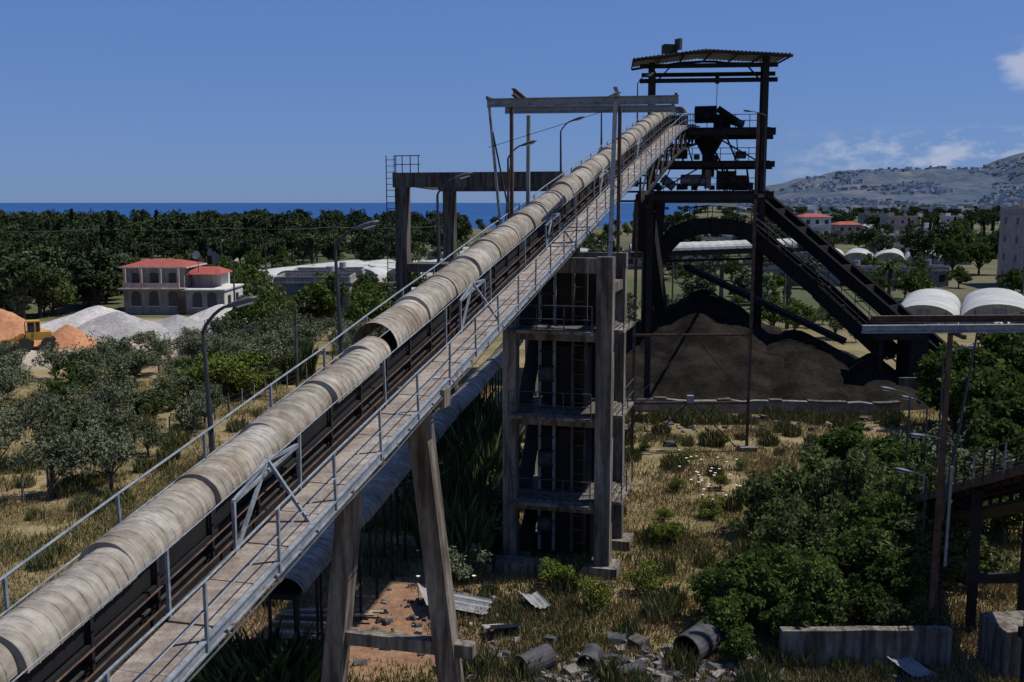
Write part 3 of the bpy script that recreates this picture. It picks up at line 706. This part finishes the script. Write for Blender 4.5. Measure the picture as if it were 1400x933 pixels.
# ------------------------------------------------------------------ foliage
def mesh_np(name,verts,faces,mats,midx):
    me=bpy.data.meshes.new(name); me.from_pydata(verts.tolist() if hasattr(verts,'tolist') else verts,[],faces)
    for k in mats: me.materials.append(M[k])
    me.polygons.foreach_set('material_index',midx); me.update(); return me
def unit(n):
    v=rng.normal(size=(n,3)); return v/np.linalg.norm(v,axis=1,keepdims=True)
def leaves(c,size,aspect=.45,upb=0.0):
    n=len(c); a=unit(n); a[:,2]+=upb; a/=np.linalg.norm(a,axis=1,keepdims=True); b=np.cross(a,unit(n)); b/=np.linalg.norm(b,axis=1,keepdims=True)
    s=(size*rng.uniform(.6,1.3,n))[:,None]
    return np.stack([c-a*s,c+b*s*aspect,c+a*s,c-b*s*aspect],1).reshape(-1,3)
def tree(name,Ht,R,th,ncl,nl,leaf,k,squash=.8,lobes=5,aspect=.45,clr=.30,cone=False,upb=0):
    mb=MB(); cz=th+(Ht-th)*.5; rz=(Ht-th)*.5
    lob=unit(lobes)*.55; lob[:,2]*=.8
    cs=[]
    while len(cs)<ncl:
        if cone:
            t=rng.uniform(0,1)**.8; rr=R*(1-t)**.7*min(1,t*6+.4); a=rng.uniform(0,6.28); q=rr*rng.uniform(.4,1)
            cs.append(np.array([math.cos(a)*q,math.sin(a)*q,th+(Ht-th)*t])); continue
        i=rng.integers(lobes); p=lob[i]+unit(1)[0]*rng.uniform(.2,.55)
        if p[2]<-.75: continue
        cs.append(np.array([p[0]*R,p[1]*R,cz+p[2]*rz]))
    cs=np.array(cs)
    mb.cyl((0,0,-.1),(0,0,th),max(.08,Ht*.035),'bark',7,Ht*.026)
    for i in range(0,ncl,max(1,ncl//12)):
        c=cs[i]; mid=Vector((c[0]*.4,c[1]*.4,th+(c[2]-th)*.4))
        if not cone: mb.cyl((0,0,th*.9),mid,Ht*.018,'bark',5,Ht*.01,False); mb.cyl(mid,Vector(c),Ht*.01,'bark',4,Ht*.004,False)
    if cone: mb.cyl((0,0,th),(0,0,Ht*.95),Ht*.02,'bark',5,.02)
    cr=R*clr*rng.uniform(.6,1.25,ncl)
    idx=rng.integers(ncl,size=nl)
    off=unit(nl)*(rng.uniform(.35,1,nl)**.6)[:,None]*cr[idx][:,None]; off[:,2]*=squash
    c=cs[idx]+off; c[:,2]=np.maximum(c[:,2],.1)
    lv=leaves(c,leaf,aspect,upb)
    o=len(mb.v); v=[tuple(p) for p in mb.v]+lv.tolist()
    fs=list(mb.f)+[(o+4*i,o+4*i+1,o+4*i+2,o+4*i+3) for i in range(nl)]
    return mesh_np(name,v,fs,['bark',k],list(mb.m)+[1]*nl)
olive=[tree('olive_m%d'%i,3.9,2.2,.8,36,3700,.12,'olive',lobes=6,aspect=.34,clr=.27) for i in range(4)]
broad=[tree('broad_m%d'%i,5.0,2.9,.7,60,6200,.19,'broad',lobes=8,aspect=.6,clr=.25) for i in range(3)]
shrub=[tree('shrub_m%d'%i,2.6,1.7,.15,36,3600,.10,'lime',lobes=6,aspect=.4,clr=.3) for i in range(2)]
dshrub=[tree('dshrub_m%d'%i,2.6,1.8,.15,38,3800,.11,'broad' if i<2 else 'dusty',lobes=9,aspect=.5,clr=.24) for i in range(4)]
oshrub=[tree('oshrub_m%d'%i,2.6,1.8,.15,30,3000,.11,'olive',lobes=7,aspect=.4,clr=.26) for i in range(2)]
far=[tree('far_m%d'%i,11,5.2,2.6,46,1800,.48,'pine',lobes=7,aspect=.5,clr=.24) for i in range(4)]
farb=[tree('farb_m%d'%i,7,3.8,1.2,40,1800,.34,'broad' if i else 'dusty',lobes=6,aspect=.6,clr=.28) for i in range(3)]
faro=[tree('faro_m%d'%i,7,3.8,1.2,40,1800,.34,'olive',lobes=6,aspect=.6,clr=.28) for i in range(2)]
cyp=[tree('cyp_m%d'%i,13,1.3,.6,60,2800,.28,'cyp',cone=True,clr=.38,upb=1.2) for i in range(2)]
y=52.0
while y<98:
    xr=-19.0-(max(0,y-60))*.13; x=-.55*y-2
    while x<xr:
        if not(y>90 and x<-34) and random.random()<.92: inst(random.choice(olive if random.random()<.8 else oshrub+dshrub),'olive_tree',(x+random.uniform(-1.4,1.4),y+random.uniform(-1.6,1.6),0),random.uniform(.6,1.2),scz=random.uniform(.6,1.15))
        x+=random.uniform(2.6,4.2)
    y+=3.5
for i in range(22): inst(random.choice(olive+oshrub),'olive_tree',(random.uniform(-26,-9),random.uniform(80,108),0),random.uniform(.8,1.15))
for x,y,s in ((-22,77.5,1.25),(-20.6,79,1.15),(-23.5,78.5,1.15)): inst(random.choice(shrub),'yellow_green_shrub',(x,y,0),s*1.2)
for i in range(20): inst(random.choice(farb),'leafy_tree',(random.uniform(-33,-14),random.uniform(108,134),0),random.uniform(.6,.95))
for i in range(44):
    y=random.uniform(130,175); inst(random.choice(farb+faro+far[:1]),'leafy_tree',(random.uniform(-.54*y,-.385*y),y,0),random.uniform(.6,1.0),scz=random.uniform(.55,.85))
for x,y,s in ((31.5,64,1.3),(34,62,1.5),(36,66,1.5),(33,58,1.2),(29.6,59,1.05),(38,64,1.5),(36,58,1.2),(28.6,65,1.2),(31,60,1.15),(27.6,61,1.1),(34,68,1.5),(29,56,.95),
              (16.6,52,.66),(18.2,52.5,.74),(19.7,51,.62),(25.5,52.5,.8),(28,50,.9)): inst(random.choice(broad),'broadleaf_tree',(x,y,0),s)
for x,y,s in ((12.2,45.5,1.2),(13.8,46.5,1.4),(15.2,44.5,1.4),(13.0,42.5,1.2),(16.5,46,1.4),(14.6,41,1.35),(16.0,41.5,1.4),(12.0,40.5,1.0),(13.6,38.3,1.15),(15.3,38,1.3),(18.2,43,1.3),(17.5,39,1.2),(11.6,37.6,.8),(21,48,1.5),(19.5,47,1.4),(23,50,1.5),(12.6,35,.75),(22.5,54,1.2),(25,55,1.3),(26,51,1.2),(14.3,36,1.0),(13.4,33.6,.7),(20,44,1.3),(22,45,1.3),(17.8,49,1.1),(15.4,49,1.0),(11.2,43.3,.8)):
    inst(random.choice(dshrub+oshrub[:1] if y>44 else dshrub),'leafy_bush',(x,y,0),s*random.uniform(.88,1.08),scz=s*random.uniform(.8,1.12))
for x,y,s in ((8.1,35.0,1.0),(9.0,36,1.05),(8.8,33.8,.9),(7.5,33.2,.7),(10.2,34.5,1.0),(9.9,32.9,.8),(7.6,31.7,.5),(10.8,36.2,.9)): inst(random.choice(broad),'leafy_bush',(x,y,0),s*.52)
tl=empty('distant_treeline')
for i in range(430):
    y=random.uniform(225,470); x=random.uniform(-.56*y-20,-.05*y)
    inst(random.choice(far+farb[:1]),'tree',(x,y,0),random.uniform(.7,1.08)*(1 if y>280 else .75),parent=tl,scz=random.uniform(.7,1.15)*(1 if y>280 else .7))
for i in range(200):
    y=random.uniform(200,600); x=random.uniform(-.05*y,.56*y+20)
    inst(random.choice(farb+faro+far),'tree',(x,y,0),random.uniform(.5,.95),parent=tl)
for i in range(240):
    y=random.uniform(450,2200); x=random.uniform(.12*y,.58*y)
    inst(random.choice(far),'tree',(x,y,0),random.uniform(.7,1.2),parent=tl,scz=random.uniform(.6,1.0))
for i in range(26): inst(random.choice(cyp),'cypress',(128+i*3.2,330+random.uniform(-3,3),0),random.uniform(.65,.85),parent=tl)
mt=empty('scattered_trees')
for i in range(130):
    y=random.uniform(105,215); x=random.uniform(.12*y,.56*y)
    if 44<x<82 and 108<y<152: continue
    inst(random.choice(farb+faro+olive+dshrub),'tree',(x,y,0),random.uniform(.4,.75),parent=mt)
for i in range(150):
    y=random.uniform(105,225); x=random.uniform(-.56*y,.12*y)
    if x<-30 and y<152: continue
    inst(random.choice(farb+faro+olive+dshrub),'tree',(x,y,0),random.uniform(.4,.8),parent=mt)
for x,y,s in ((-74,190,1.0),(-76,191,.85),(-62,240,.9),(-128,300,1),(-100,290,1),(-60,300,.95)): inst(random.choice(cyp),'cypress_tree',(x,y,0),s,scz=s)
inst(farb[1],'leafy_tree',(98,215,0),1.1); inst(farb[1],'leafy_tree',(92,214,0),1.2)
inst(farb[1],'leafy_tree',(112,258,0),1.5)
pm=MB(); pm.cyl((62,168,0),(62,168,4.6),.32,'bark',8,.25)
for i in range(34):
    a=i*2.4; el=random.uniform(-.3,1.2); pr=Vector((62,168,4.6)); dx=Vector((math.cos(a),math.sin(a),0))
    for s_ in range(6):
        q_=pr+dx*.55*math.cos(el)+Vector((0,0,.55*math.sin(el))); el-=.32
        sd=dx.cross(Vector((0,0,1)))*(.32*(1-s_/7)); pm.add([pr-sd+Vector((0,0,-.15)),pr,q_,q_-sd+Vector((0,0,-.15))],[(0,1,2,3)],'reed'); pm.add([pr+sd+Vector((0,0,-.15)),q_+sd+Vector((0,0,-.15)),q_,pr],[(0,1,2,3)],'reed'); pr=q_
pm.obj('palm_tree')

def blades(name,n,rad,h0,h1,wd,k,k2=None,mix=.3,bend=.35):
    r=rad*np.sqrt(rng.uniform(0,1,n)); a=rng.uniform(0,6.28,n); b=np.stack([r*np.cos(a),r*np.sin(a),np.zeros(n)-.03],1)
    h=rng.uniform(h0,h1,n)*(1-.3*(r/rad)); d=rng.uniform(0,6.28,n); be=h*bend*rng.uniform(.2,1.3,n)
    D=np.stack([np.cos(d),np.sin(d),np.zeros(n)],1); S=np.stack([-np.sin(d),np.cos(d),np.zeros(n)],1)*(wd*rng.uniform(.6,1.3,n))[:,None]
    m_=b+D*(be*.35)[:,None]; m_[:,2]+=h*.6; t=b+D*be[:,None]; t[:,2]+=h
    v=np.stack([b-S,b+S,m_+S*.8,t,m_-S*.8],1).reshape(-1,3)
    fs=[(5*i,5*i+1,5*i+2,5*i+3,5*i+4) for i in range(n)]
    mi=(rng.uniform(0,1,n)<mix).astype(int).tolist() if k2 else [0]*n
    return mesh_np(name,v,fs,[k]+([k2] if k2 else []),mi)
gd=[blades('gd%d'%i,420,1.9,.10,.42,.018,'gdry','ggreen',.15) for i in range(3)]
gg=[blades('gg%d'%i,480,1.8,.12,.5,.020,'ggreen','gdry',.4) for i in range(3)]
gt=[blades('gt%d'%i,360,.55,.3,.95,.022,'ggreen','gdry',.15) for i in range(2)]
rd=[blades('rd%d'%i,520,1.1,2.2,4.9,.045,'reed','gdry',.05,.3) for i in range(3)]
ol=[blades('ol%d'%i,800,1.0,.8,2.5,.035,'reed','ggreen',.25,.5) for i in range(2)]
gr=empty('grass')
def soil(x,y): return math.hypot((x+5.2),(y-35)*.8)<3.8
for i in range(1600):
    y=28+60*random.random()**1.25; x=random.uniform(-.56*y-2,.56*y+2)
    if soil(x,y) or (y>71 and 5<x<30) or (x<-19 and y>52 and random.random()<.6): continue
    nz_=noise.noise(Vector((x*.13,y*.13,3)))
    dry=(nz_>-.18) if x>3 else (nz_>.05)
    if random.random()<.15: continue
    inst(random.choice(gd if dry else gg),'grass_patch',(x,y,0),random.uniform(.7,1.25),parent=gr,scz=random.uniform(.5,1.2))
for i in range(240):
    y=random.uniform(30,72); x=random.uniform(-.5*y,.4*y)
    if soil(x,y): continue
    inst(random.choice(gt),'weed_tuft',(x,y,0),random.uniform(.6,1.3),parent=gr)
for i in range(60):
    inst(random.choice(gt),'weed_tuft',(random.uniform(8,27),random.uniform(68.5,71),0),random.uniform(.6,1.2),parent=gr)
for x,y,s in ((-2.5,45,1),(-1.4,47,1.05),(-3.6,48,1),(-2.2,51,1.1),(-.6,50,1),(-3.8,53,1.05),(-1.5,55,1.1),(-4.8,50,.9),(-1.0,43.3,.8),(-3.2,43,.8),(-1.9,40.8,.7),(1.8,50,.9),(-5.6,56,1),(-2.8,58,1.1),(-2.6,41.5,.75)):
    inst(random.choice(rd),'reed_clump',(x,y,0),s)
for x,y,s in ((-1.9,42.5,1.2),(-2.8,46,1.4),(-.9,46,1.2),(-2,39,.7)): inst(random.choice(dshrub+oshrub),'leafy_bush',(x,y,0),s)
for x,y,s in ((-8.0,28.6,1.15),(-7.0,28.4,1.2),(-9.0,28.9,1.0),(-6.2,29.0,.95)): inst(random.choice(ol),'oleander_bush',(x,y,0),s)
for i in range(12): inst(random.choice(rd),'reed_clump',(random.uniform(-22,-16),random.uniform(84,96),0),random.uniform(.6,.8))
for x,y in ((8.6,52),(10.2,58),(12.9,56.5),(7.2,47),(9.6,47.5),(6.8,43.5),(11,52.5),(8.0,61),(13,62),(3,36.5),(5.2,38),(1.8,38.5)):
    inst(random.choice(shrub),'low_weed_bush',(x,y,0),random.uniform(.3,.5))
fw=MB()
for i in range(45):
    x=random.choice((random.uniform(9,12.5),random.uniform(-4,-1),random.uniform(9,12))); y=random.uniform(47,57) if x>0 else random.uniform(36,44); z=random.uniform(.7,1.1)
    fw.cyl((x,y,0),(x,y,z),.012,'ggreen',3); fw.cyl((x,y,z),(x,y,z+.04),.04,'flower',7,.08)
fw.obj('wild_carrot_flowers')

# ------------------------------------------------------------------ ground clutter
def hollow(mb,a,b,R,k,n=18,th=.05):
    a=Vector(a);b=Vector(b); mb.cyl(a,b,R,k,n,cap=False); mb.cyl(a,b,R-th,'dark2',n,cap=False)
    d=(b-a).normalized(); e=d.cross(Vector((0,0,1))).normalized(); g=d.cross(e)
    for p in (a,b):
        vs=[p+(e*math.cos(6.283*i/n)+g*math.sin(6.283*i/n))*r for r in (R,R-th) for i in range(n)]
        mb.add(vs,[(i,(i+1)%n,n+(i+1)%n,n+i) for i in range(n)],k)
for (a,b,R) in (((5.7,31.8,.5),(6.7,32.9,.6),.52),((.3,30.9,.32),(1.2,31.6,.42),.4),((2.4,31.3,.25),(2.7,32.1,.3),.33),((3.3,30.6,.2),(4.2,30.8,.3),.3)):
    p=MB(); hollow(p,a,b,R,'pipe'); p.obj('rubber_pipe_section')
rk=MB()
def rock(c,s):
    pts=[(-1,-1,-1),(1,-1,-1),(1,1,-1),(-1,1,-1),(-.8,-.8,1),(.8,-.7,1),(.7,.8,1),(-.8,.7,1)]
    R=Matrix.Rotation(random.uniform(0,3),3,'Z')@Matrix.Rotation(random.uniform(-.4,.4),3,'X')
    sx,sy,sz=s*random.uniform(.6,1.4),s*random.uniform(.5,1.1),s*random.uniform(.3,.7)
    vs=[Vector(c)+R@Vector((p[0]*sx*random.uniform(.6,1.15),p[1]*sy*random.uniform(.6,1.15),p[2]*sz*random.uniform(.6,1.15))) for p in pts]
    rk.add(vs,[(3,2,1,0),(4,5,6,7),(0,1,5,4),(1,2,6,5),(2,3,7,6),(3,0,4,7)],random.choice(('stone','concd','stone','pipe','pipe')))
for i in range(420):
    rock((random.gauss(3.8,2.3),random.gauss(31.3,.8),random.uniform(0,.15)),random.uniform(.04,.27))
for i in range(150): rock((random.uniform(-5,1.5),random.gauss(35.5,1.5),.05),random.uniform(.04,.2))
for i in range(120): rock((random.uniform(5,26),random.uniform(66,70),.05),random.uniform(.06,.35))
for x,y,s in ((9.8,62,.5),(3.6,33.5,.5),(4.3,33.2,.4),(13.2,30.8,.4),(12,30.6,.3)): rock((x,y,.15),s)
rk.obj('rubble_heap')
sc=MB()
for x,y,r_,w_,l_,tl_ in ((-2.8,36.5,.3,1.3,1.8,.3),(-1.6,36.0,1.3,.9,1.5,-.3),(.8,36.4,.5,.8,1.1,.2),(-.3,34.0,2.0,.8,1.2,.35),(12.6,30.9,.4,.9,1.0,.1)):
    R=Matrix.Rotation(r_,3,'Z')@Matrix.Rotation(tl_,3,'Y'); vs=[];n=16
    for i in range(n+1):
        for j in (0,1): vs.append(Vector((x,y,.25))+R@Vector(((i/n-.5)*w_,(j-.5)*l_*random.uniform(.9,1.1),.03*math.sin(i*1.57)+.5*(i/n-.5)**2+.15*j)))
    sc.add(vs,[(2*i,2*i+2,2*i+3,2*i+1) for i in range(n)],'sheet')
sc.obj('scrap_corrugated_sheets')
pk=MB()
for i in range(16):
    x=random.uniform(-7.8,-5.2); y=random.uniform(33,36.5); a=random.uniform(-.35,.15); pk.beam((x-1.2*math.cos(a),y-1.2*math.sin(a),.08+i*.012),(x+1.2*math.cos(a),y+1.2*math.sin(a),.10+i*.012),.16,.05,'wood')
pk.obj('timber_planks')

# ------------------------------------------------------------------ terrain, sea, hills
def coast(x):
    b=620+40*math.sin(x*.01)
    return b if x<60 else b+(x-60)*4.6
xs=np.unique(np.concatenate([np.linspace(-9000,-400,14),np.linspace(-400,-60,40),np.linspace(-60,60,121),np.linspace(60,500,60),np.linspace(500,9000,60)]))
ys=np.unique(np.concatenate([np.linspace(-300,20,10),np.linspace(20,110,91),np.linspace(110,700,80),np.linspace(700,2500,60),np.linspace(2500,9000,40)]))
vs=[]
for y in ys:
    for x in xs:
        z=0.0
        if abs(x)<70 and 20<y<120: z=.10*noise.noise(Vector((x*.25,y*.25,1)))+.05*noise.noise(Vector((x*.9,y*.9,4)))
        over=y-coast(x)
        if over>0: z-=min(14,over*.12)
        vs.append((x,y,z))
nx=len(xs); fs=[(j*nx+i,j*nx+i+1,(j+1)*nx+i+1,(j+1)*nx+i) for j in range(len(ys)-1) for i in range(nx-1)]
m,nt,N,L=new_mat('field_ground'); out=N.new('ShaderNodeOutputMaterial'); b=N.new('ShaderNodeBsdfPrincipled'); b.inputs['Roughness'].default_value=.95; b.inputs['Specular IOR Level'].default_value=.1
tc=N.new('ShaderNodeTexCoord')
def nz(s,d=6,ro=.6):
    n=N.new('ShaderNodeTexNoise'); n.inputs['Scale'].default_value=s; n.inputs['Detail'].default_value=d; n.inputs['Roughness'].default_value=ro; L.new(tc.outputs['Object'],n.inputs['Vector']); return n
def ramp(f,els):
    r=N.new('ShaderNodeValToRGB'); cr=r.color_ramp
    cr.elements[0].position=els[0][0]; cr.elements[0].color=(*els[0][1],1); cr.elements[1].position=els[-1][0]; cr.elements[1].color=(*els[-1][1],1)
    for p,c in els[1:-1]: e=cr.elements.new(p); e.color=(*c,1)
    L.new(f,r.inputs['Fac']); return r
def mixc(f,a,b_,bt='MIX'):
    x=N.new('ShaderNodeMix'); x.data_type='RGBA'; x.blend_type=bt
    if isinstance(f,float): x.inputs[0].default_value=f
    else: L.new(f,x.inputs[0])
    L.new(a,x.inputs[6]); L.new(b_,x.inputs[7]); return x.outputs[2]
n1=nz(.16,8,.7); near=ramp(n1.outputs['Fac'],[(.32,(.10,.095,.04)),(.43,(.19,.155,.075)),(.55,(.30,.235,.13)),(.7,(.24,.17,.105))])
n2=nz(.012,5,.6); farr=ramp(n2.outputs['Fac'],[(.3,(.045,.06,.028)),(.47,(.08,.09,.045)),(.57,(.145,.13,.08)),(.7,(.07,.08,.04))])
sx=N.new('ShaderNodeSeparateXYZ'); L.new(tc.outputs['Object'],sx.inputs[0])
mr=N.new('ShaderNodeMapRange'); mr.inputs[1].default_value=90; mr.inputs[2].default_value=150; L.new(sx.outputs['Y'],mr.inputs[0])
col=mixc(mr.outputs[0],near.outputs[0],farr.outputs[0])
vd=N.new('ShaderNodeVectorMath'); vd.operation='DISTANCE'; vd.inputs[1].default_value=(-5.2,35,0); L.new(tc.outputs['Object'],vd.inputs[0])
n3=nz(.8,5); ad=N.new('ShaderNodeMath'); ad.operation='MULTIPLY_ADD'; ad.inputs[1].default_value=4; L.new(n3.outputs['Fac'],ad.inputs[0]); L.new(vd.outputs['Value'],ad.inputs[2])
mr2=N.new('ShaderNodeMapRange'); mr2.inputs[1].default_value=5; mr2.inputs[2].default_value=8; mr2.inputs[3].default_value=1; mr2.inputs[4].default_value=0; L.new(ad.outputs[0],mr2.inputs[0])
so=ramp(n3.outputs['Fac'],[(.3,(.22,.12,.07)),(.7,(.33,.20,.13))])
col=mixc(mr2.outputs[0],col,so.outputs[0])
vd2=N.new('ShaderNodeVectorMath'); vd2.operation='DISTANCE'; vd2.inputs[1].default_value=(-48,112,0); L.new(tc.outputs['Object'],vd2.inputs[0])
mr3=N.new('ShaderNodeMapRange'); mr3.inputs[1].default_value=17; mr3.inputs[2].default_value=22; mr3.inputs[3].default_value=1; mr3.inputs[4].default_value=0; L.new(vd2.outputs['Value'],mr3.inputs[0])
yd=ramp(n3.outputs['Fac'],[(.3,(.36,.30,.24)),(.7,(.48,.42,.35))]); col=mixc(mr3.outputs[0],col,yd.outputs[0])
n4=nz(3.5,6,.75); fn=ramp(n4.outputs['Fac'],[(.3,(.5,.5,.5)),(.65,(1.15,1.15,1.1))]); col=mixc(.8,col,fn.outputs[0],'MULTIPLY')
L.new(col,b.inputs['Base Color']); bp=N.new('ShaderNodeBump'); bp.inputs['Strength'].default_value=.8; bp.inputs['Distance'].default_value=.15; L.new(n4.outputs['Fac'],bp.inputs['Height']); L.new(bp.outputs[0],b.inputs['Normal'])
L.new(b.outputs[0],out.inputs[0]); M['ground']=m
g=MB(); g.v=vs; g.f=fs; g.mats=['ground']; g.m=[0]*len(fs); g.obj('ground',None,True)

m,nt,N,L=new_mat('sea_water'); out=N.new('ShaderNodeOutputMaterial'); b=N.new('ShaderNodeBsdfPrincipled'); b.inputs['Roughness'].default_value=.6; b.inputs['Specular IOR Level'].default_value=.1
tc=N.new('ShaderNodeTexCoord'); n1=nz(.0012,6,.6); r=ramp(n1.outputs['Fac'],[(.35,(.012,.055,.170)),(.65,(.020,.074,.210))]); L.new(r.outputs[0],b.inputs['Base Color']); L.new(b.outputs[0],out.inputs[0]); M['sea']=m
s=MB(); s.add([(-60000,400,-5),(60000,400,-5),(60000,70000,-5),(-60000,70000,-5)],[(0,1,2,3)],'sea'); s.obj('sea')

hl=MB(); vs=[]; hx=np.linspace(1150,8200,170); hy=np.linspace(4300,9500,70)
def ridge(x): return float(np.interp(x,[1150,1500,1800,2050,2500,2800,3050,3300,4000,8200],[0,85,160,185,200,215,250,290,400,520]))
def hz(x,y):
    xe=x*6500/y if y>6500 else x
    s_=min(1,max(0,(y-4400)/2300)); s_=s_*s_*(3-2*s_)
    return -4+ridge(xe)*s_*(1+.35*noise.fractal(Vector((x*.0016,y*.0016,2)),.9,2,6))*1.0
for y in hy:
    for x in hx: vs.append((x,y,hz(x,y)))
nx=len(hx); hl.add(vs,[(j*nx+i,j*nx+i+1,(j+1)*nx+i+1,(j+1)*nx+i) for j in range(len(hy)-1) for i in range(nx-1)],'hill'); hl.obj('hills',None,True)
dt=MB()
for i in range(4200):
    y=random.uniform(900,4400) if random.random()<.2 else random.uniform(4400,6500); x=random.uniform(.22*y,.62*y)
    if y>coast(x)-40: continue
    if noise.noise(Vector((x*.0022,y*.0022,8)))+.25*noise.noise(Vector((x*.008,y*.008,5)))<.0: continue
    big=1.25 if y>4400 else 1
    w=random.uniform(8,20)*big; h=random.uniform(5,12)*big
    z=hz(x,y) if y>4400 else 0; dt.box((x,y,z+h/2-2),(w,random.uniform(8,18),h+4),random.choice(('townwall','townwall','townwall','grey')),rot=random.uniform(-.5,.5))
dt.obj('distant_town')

# ------------------------------------------------------------------ camera, sun, sky
cam=bpy.data.cameras.new('Camera'); co=bpy.data.objects.new('Camera',cam); scene.collection.objects.link(co); scene.camera=co
cam.sensor_width=36; cam.lens=36; cam.clip_start=.2; cam.clip_end=120000
co.location=(0,0,H); co.rotation_euler=(math.radians(90-7.7),0,0)
el=math.radians(61); az=math.atan2(.93,.14)
sd=Vector((math.sin(az)*math.cos(el),math.cos(az)*math.cos(el),math.sin(el)))
sl=bpy.data.lights.new('Sun','SUN'); sl.energy=4.9; sl.angle=math.radians(.5); sl.color=(1,.95,.87)
so_=bpy.data.objects.new('Sun',sl); scene.collection.objects.link(so_); so_.rotation_euler=sd.to_track_quat('Z','Y').to_euler()
w=bpy.data.worlds.new('World'); scene.world=w; w.use_nodes=True; nt=w.node_tree; N=nt.nodes; L=nt.links; N.clear()
out=N.new('ShaderNodeOutputWorld'); bg=N.new('ShaderNodeBackground'); bg.inputs['Strength'].default_value=.083
sk=N.new('ShaderNodeTexSky'); sk.sky_type='NISHITA'; sk.sun_disc=False; sk.sun_elevation=el; sk.sun_rotation=az; sk.altitude=300; sk.air_density=1.0; sk.dust_density=.2; sk.ozone_density=1.5
gm=N.new('ShaderNodeGamma'); gm.inputs['Gamma'].default_value=.45; L.new(sk.outputs[0],gm.inputs['Color'])
tn=N.new('ShaderNodeMix'); tn.data_type='RGBA'; tn.blend_type='MULTIPLY'; tn.inputs[0].default_value=1; L.new(gm.outputs[0],tn.inputs[6]); tn.inputs[7].default_value=(.88,1.40,2.75,1)
tc=N.new('ShaderNodeTexCoord'); sx=N.new('ShaderNodeSeparateXYZ'); L.new(tc.outputs['Generated'],sx.inputs[0])
mp=N.new('ShaderNodeMapping'); mp.inputs['Scale'].default_value=(1,1,2.2); L.new(tc.outputs['Generated'],mp.inputs[0])
n1=N.new('ShaderNodeTexNoise'); n1.inputs['Scale'].default_value=30; n1.inputs['Detail'].default_value=8; n1.inputs['Roughness'].default_value=.6; L.new(mp.outputs[0],n1.inputs['Vector'])
r=N.new('ShaderNodeValToRGB'); r.color_ramp.elements[0].position=.46; r.color_ramp.elements[1].position=.64; L.new(n1.outputs['Fac'],r.inputs['Fac'])
def mrng(src,a,b,c=0,d=1):
    q=N.new('ShaderNodeMapRange'); q.interpolation_type='SMOOTHSTEP'; q.inputs[1].default_value=a; q.inputs[2].default_value=b; q.inputs[3].default_value=c; q.inputs[4].default_value=d; L.new(src,q.inputs[0]); return q.outputs[0]
def mul(a,b_):
    q=N.new('ShaderNodeMath'); q.operation='MULTIPLY'; L.new(a,q.inputs[0])
    if isinstance(b_,float): q.inputs[1].default_value=b_
    else: L.new(b_,q.inputs[1])
    return q.outputs[0]
band=mul(mrng(sx.outputs['Z'],.012,.03),mrng(sx.outputs['Z'],.052,.072,1,0)); band=mul(mul(band,mrng(sx.outputs['X'],.20,.36)),.5)
f1=mul(band,r.outputs[0])
vd=N.new('ShaderNodeVectorMath'); vd.operation='DISTANCE'; vd.inputs[1].default_value=(.436,.892,.1155); L.new(tc.outputs['Generated'],vd.inputs[0])
n2=N.new('ShaderNodeTexNoise'); n2.inputs['Scale'].default_value=40; n2.inputs['Detail'].default_value=6; L.new(mp.outputs[0],n2.inputs['Vector'])
ma=N.new('ShaderNodeMath'); ma.operation='MULTIPLY_ADD'; ma.inputs[1].default_value=.035; L.new(n2.outputs['Fac'],ma.inputs[0]); L.new(vd.outputs['Value'],ma.inputs[2])
f2=mul(mrng(ma.outputs[0],.024,.042,1,0),.55)
mxm=N.new('ShaderNodeMath'); mxm.operation='MAXIMUM'; L.new(f1,mxm.inputs[0]); L.new(f2,mxm.inputs[1])
mx=N.new('ShaderNodeMix'); mx.data_type='RGBA'; L.new(mxm.outputs[0],mx.inputs[0]); L.new(tn.outputs[2],mx.inputs[6]); mx.inputs[7].default_value=(7.0,7.3,8.2,1)
L.new(mx.outputs[2],bg.inputs['Color']); L.new(bg.outputs[0],out.inputs[0])
scene.view_settings.view_transform='Standard'; scene.view_settings.look='None'; scene.view_settings.exposure=0
